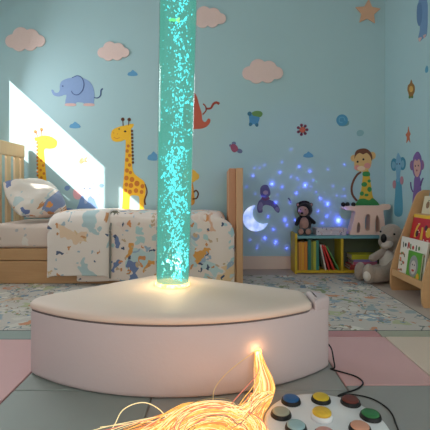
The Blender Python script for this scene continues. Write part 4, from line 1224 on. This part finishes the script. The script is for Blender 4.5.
# monkey headed giraffe above the stool
TN, BR = vinyl((222, 182, 120)), vinyl((112, 66, 44))
GRN = vinyl((58, 140, 74))
sticker('monkey_sticker', 'monkey sticker in a yellow and green spotted robe above the toy stool', 'wall sticker', [
    ('tail', BR, [ST([(361, 172), (357, 175), (353.4, 181), (351.6, 188), (352.6, 195), (357, 201)], 2.0, 2.2)], 0),
    ('robe', vinyl((214, 178, 62)), [S((363.4, 169.5), (368, 170), (370, 178), (371.6, 190), (373.4, 198), (379.6, 205.4), (368, 206.2), (354.6, 205.4), (358.6, 200), (361, 190), (362.4, 180))], 1),
    ('robe_spot', GRN, [S((356, 205.4), (358.6, 199.6), (364, 198.6), (369, 200.2), (373, 198.2), (379, 205.4), (367, 206)), E(364.2, 184.4, 2.8, 2.4), E(369.4, 189.4, 2.2, 2.6), E(361.8, 193.6, 2.0, 2.2), S((363.2, 172), (369, 172), (369.4, 176), (363.2, 176)), E(369, 181, 1.6, 1.6), E(366.4, 195, 2, 1.4)], 2),
    ('ear', TN, [E(353.6, 158.2, 3.0, 3.4)], 1), ('ear', TN, [E(372.4, 155.6, 3.2, 3.8)], 1),
    ('hair', BR, [S((354.4, 157), (356, 151), (361, 148.6), (366.6, 149), (371, 153), (372, 160), (366, 163), (356, 161))], 2),
    ('face', TN, [S((354.4, 160), (356, 155.4), (359.4, 153), (363, 154.4), (366.6, 153), (370, 156.4), (371.4, 162), (369.8, 168), (365, 171.2), (359, 171.4), (354.8, 168.6))], 3),
    ('cheek', vinyl((224, 150, 140)), [E(367.2, 165.6, 3.2, 2.8), E(357, 167.6, 2.8, 2.6)], 4),
    ('muzzle', vinyl((236, 206, 176)), [E(361, 168.4, 4, 2.4)], 5),
    ('eye', vinyl((40, 28, 24)), [E(357.4, 161.8, 1.0, 1.1), E(363.2, 159.4, 1.0, 1.1)], 5)])

# right wall stickers
R_ = dict(plane='right')
EB2 = vinyl((112, 146, 186))
sticker('elephant_sticker', 'tall grey blue elephant sticker high on the right wall', 'wall sticker', [
    ('body', EB2, [S((418.6, 3), (421, -3), (425.4, -3), (427.6, 4), (427.8, 16), (427.4, 28), (426.4, 36), (423, 38.6), (419.6, 41.8), (418.4, 38), (420, 30), (419.6, 22))], 0),
    ('ear', vinyl((96, 130, 172)), [S((417.2, 8), (418.8, 3), (421.4, 3.4), (422.4, 12), (421.6, 22), (419.2, 26), (417.2, 20))], 1),
    ('foot', EP, [S((418.6, 38.4), (422, 37.4), (420, 41.8)), S((423.4, 35.6), (426.4, 34.4), (424.6, 38.2))], 1)], **R_)
sticker('drop_sticker', 'small blue drop sticker near the right edge of the right wall', 'wall sticker', [('drop', vinyl((92, 160, 190)), [S((426.8, 65.6), (428.2, 67.6), (428, 71.6), (426, 72.8), (425.2, 70))], 0)], **R_)
sticker('lion_sticker', 'small golden lion sticker high on the right wall', 'wall sticker', [
    ('mane', vinyl((150, 108, 52)), [S((411.4, 79.6), (412.6, 83), (414.6, 86), (414.8, 91), (413.2, 95), (413, 98), (410.6, 97.6), (409.2, 98.4), (408.8, 94), (407.6, 90), (408.2, 85.4), (410, 83.4))], 0),
    ('face', vinyl((214, 166, 84)), [E(411.4, 89, 1.9, 3.2)], 1), ('paw', vinyl((84, 126, 66)), [E(409.8, 97.2, .9, 1.3), E(412.4, 97, .9, 1.3)], 1)], **R_)
sticker('star_sticker', 'narrow rust orange starfish sticker in the middle of the right wall', 'wall sticker', [('star', vinyl((196, 108, 76)), [S((408.6, 126.4), (409.4, 131), (410.6, 134), (409.6, 137), (410.4, 142.6), (408.6, 140), (406.6, 143), (407, 137.6), (405.8, 134.6), (407.6, 132))], 0)], **R_)
TL = vinyl((84, 156, 182))
sticker('elephant_sticker', 'standing teal elephant sticker on the right wall near the corner', 'wall sticker', [
    ('body', TL, [S((396.4, 179), (400.6, 179), (402, 190), (402.4, 214), (394.6, 214), (395.4, 192))], 0),
    ('ear', vinyl((62, 136, 164)), [E(394.2, 164.6, 3.2, 6.4)], 0), ('ear', vinyl((62, 136, 164)), [E(402.6, 163.6, 3.2, 6.6)], 0),
    ('head', vinyl((120, 168, 196)), [S((396.6, 158), (397.4, 154.6), (398.4, 152.8), (399.4, 154.6), (401, 158), (401.6, 166), (400.4, 172), (399.4, 181), (397.2, 181), (396.4, 172), (395.6, 166))], 1),
    ('inner_ear', vinyl((120, 168, 190)), [E(393.8, 165, 1.6, 3.6)], 1), ('inner_ear', vinyl((120, 168, 190)), [E(403, 164, 1.6, 3.8)], 1),
    ('eye', vinyl((40, 60, 90)), [E(397.4, 164, .45, .8), E(400, 163.8, .45, .8)], 3),
    ('mitten', vinyl((186, 132, 142)), [E(394.6, 184.4, 1.7, 4.2), E(402, 180.4, 1.6, 4.2)], 2)], **R_)
PP = vinyl((124, 94, 156))
sticker('monkey_sticker', 'purple monkey sticker on the right wall beside the book rack', 'wall sticker', [
    ('body', PP, [S((415, 177), (419.6, 177), (421, 186), (421.6, 214), (412.6, 214), (413.8, 188))], 0),
    ('ear', vinyl((140, 96, 140)), [E(412.2, 165.4, 2.2, 5.0)], 0), ('ear', vinyl((140, 96, 140)), [E(422.2, 165, 2.0, 5.0)], 0),
    ('head', PP, [S((412.8, 163), (414, 156), (417.6, 151.6), (420.6, 155), (422, 162), (421.4, 172), (418.4, 178.4), (415.2, 177), (413, 171))], 1),
    ('face', vinyl((206, 160, 150)), [S((414, 164), (415.4, 159.4), (417.4, 161), (419.4, 159), (421, 164), (420.6, 171), (418, 177), (415.2, 174))], 2),
    ('eye', vinyl((50, 36, 50)), [E(415.8, 166, .5, .9), E(418.8, 165.6, .5, .9)], 3),
    ('nose', vinyl((150, 90, 100)), [E(417.2, 170.4, .8, 1.0)], 3),
    ('tail', vinyl((96, 66, 130)), [ST([(413.2, 192), (411.4, 188), (410.8, 182)], 1.0), ST([(420.6, 186), (422, 181), (423.4, 178)], 1.2)], 1)], **R_)
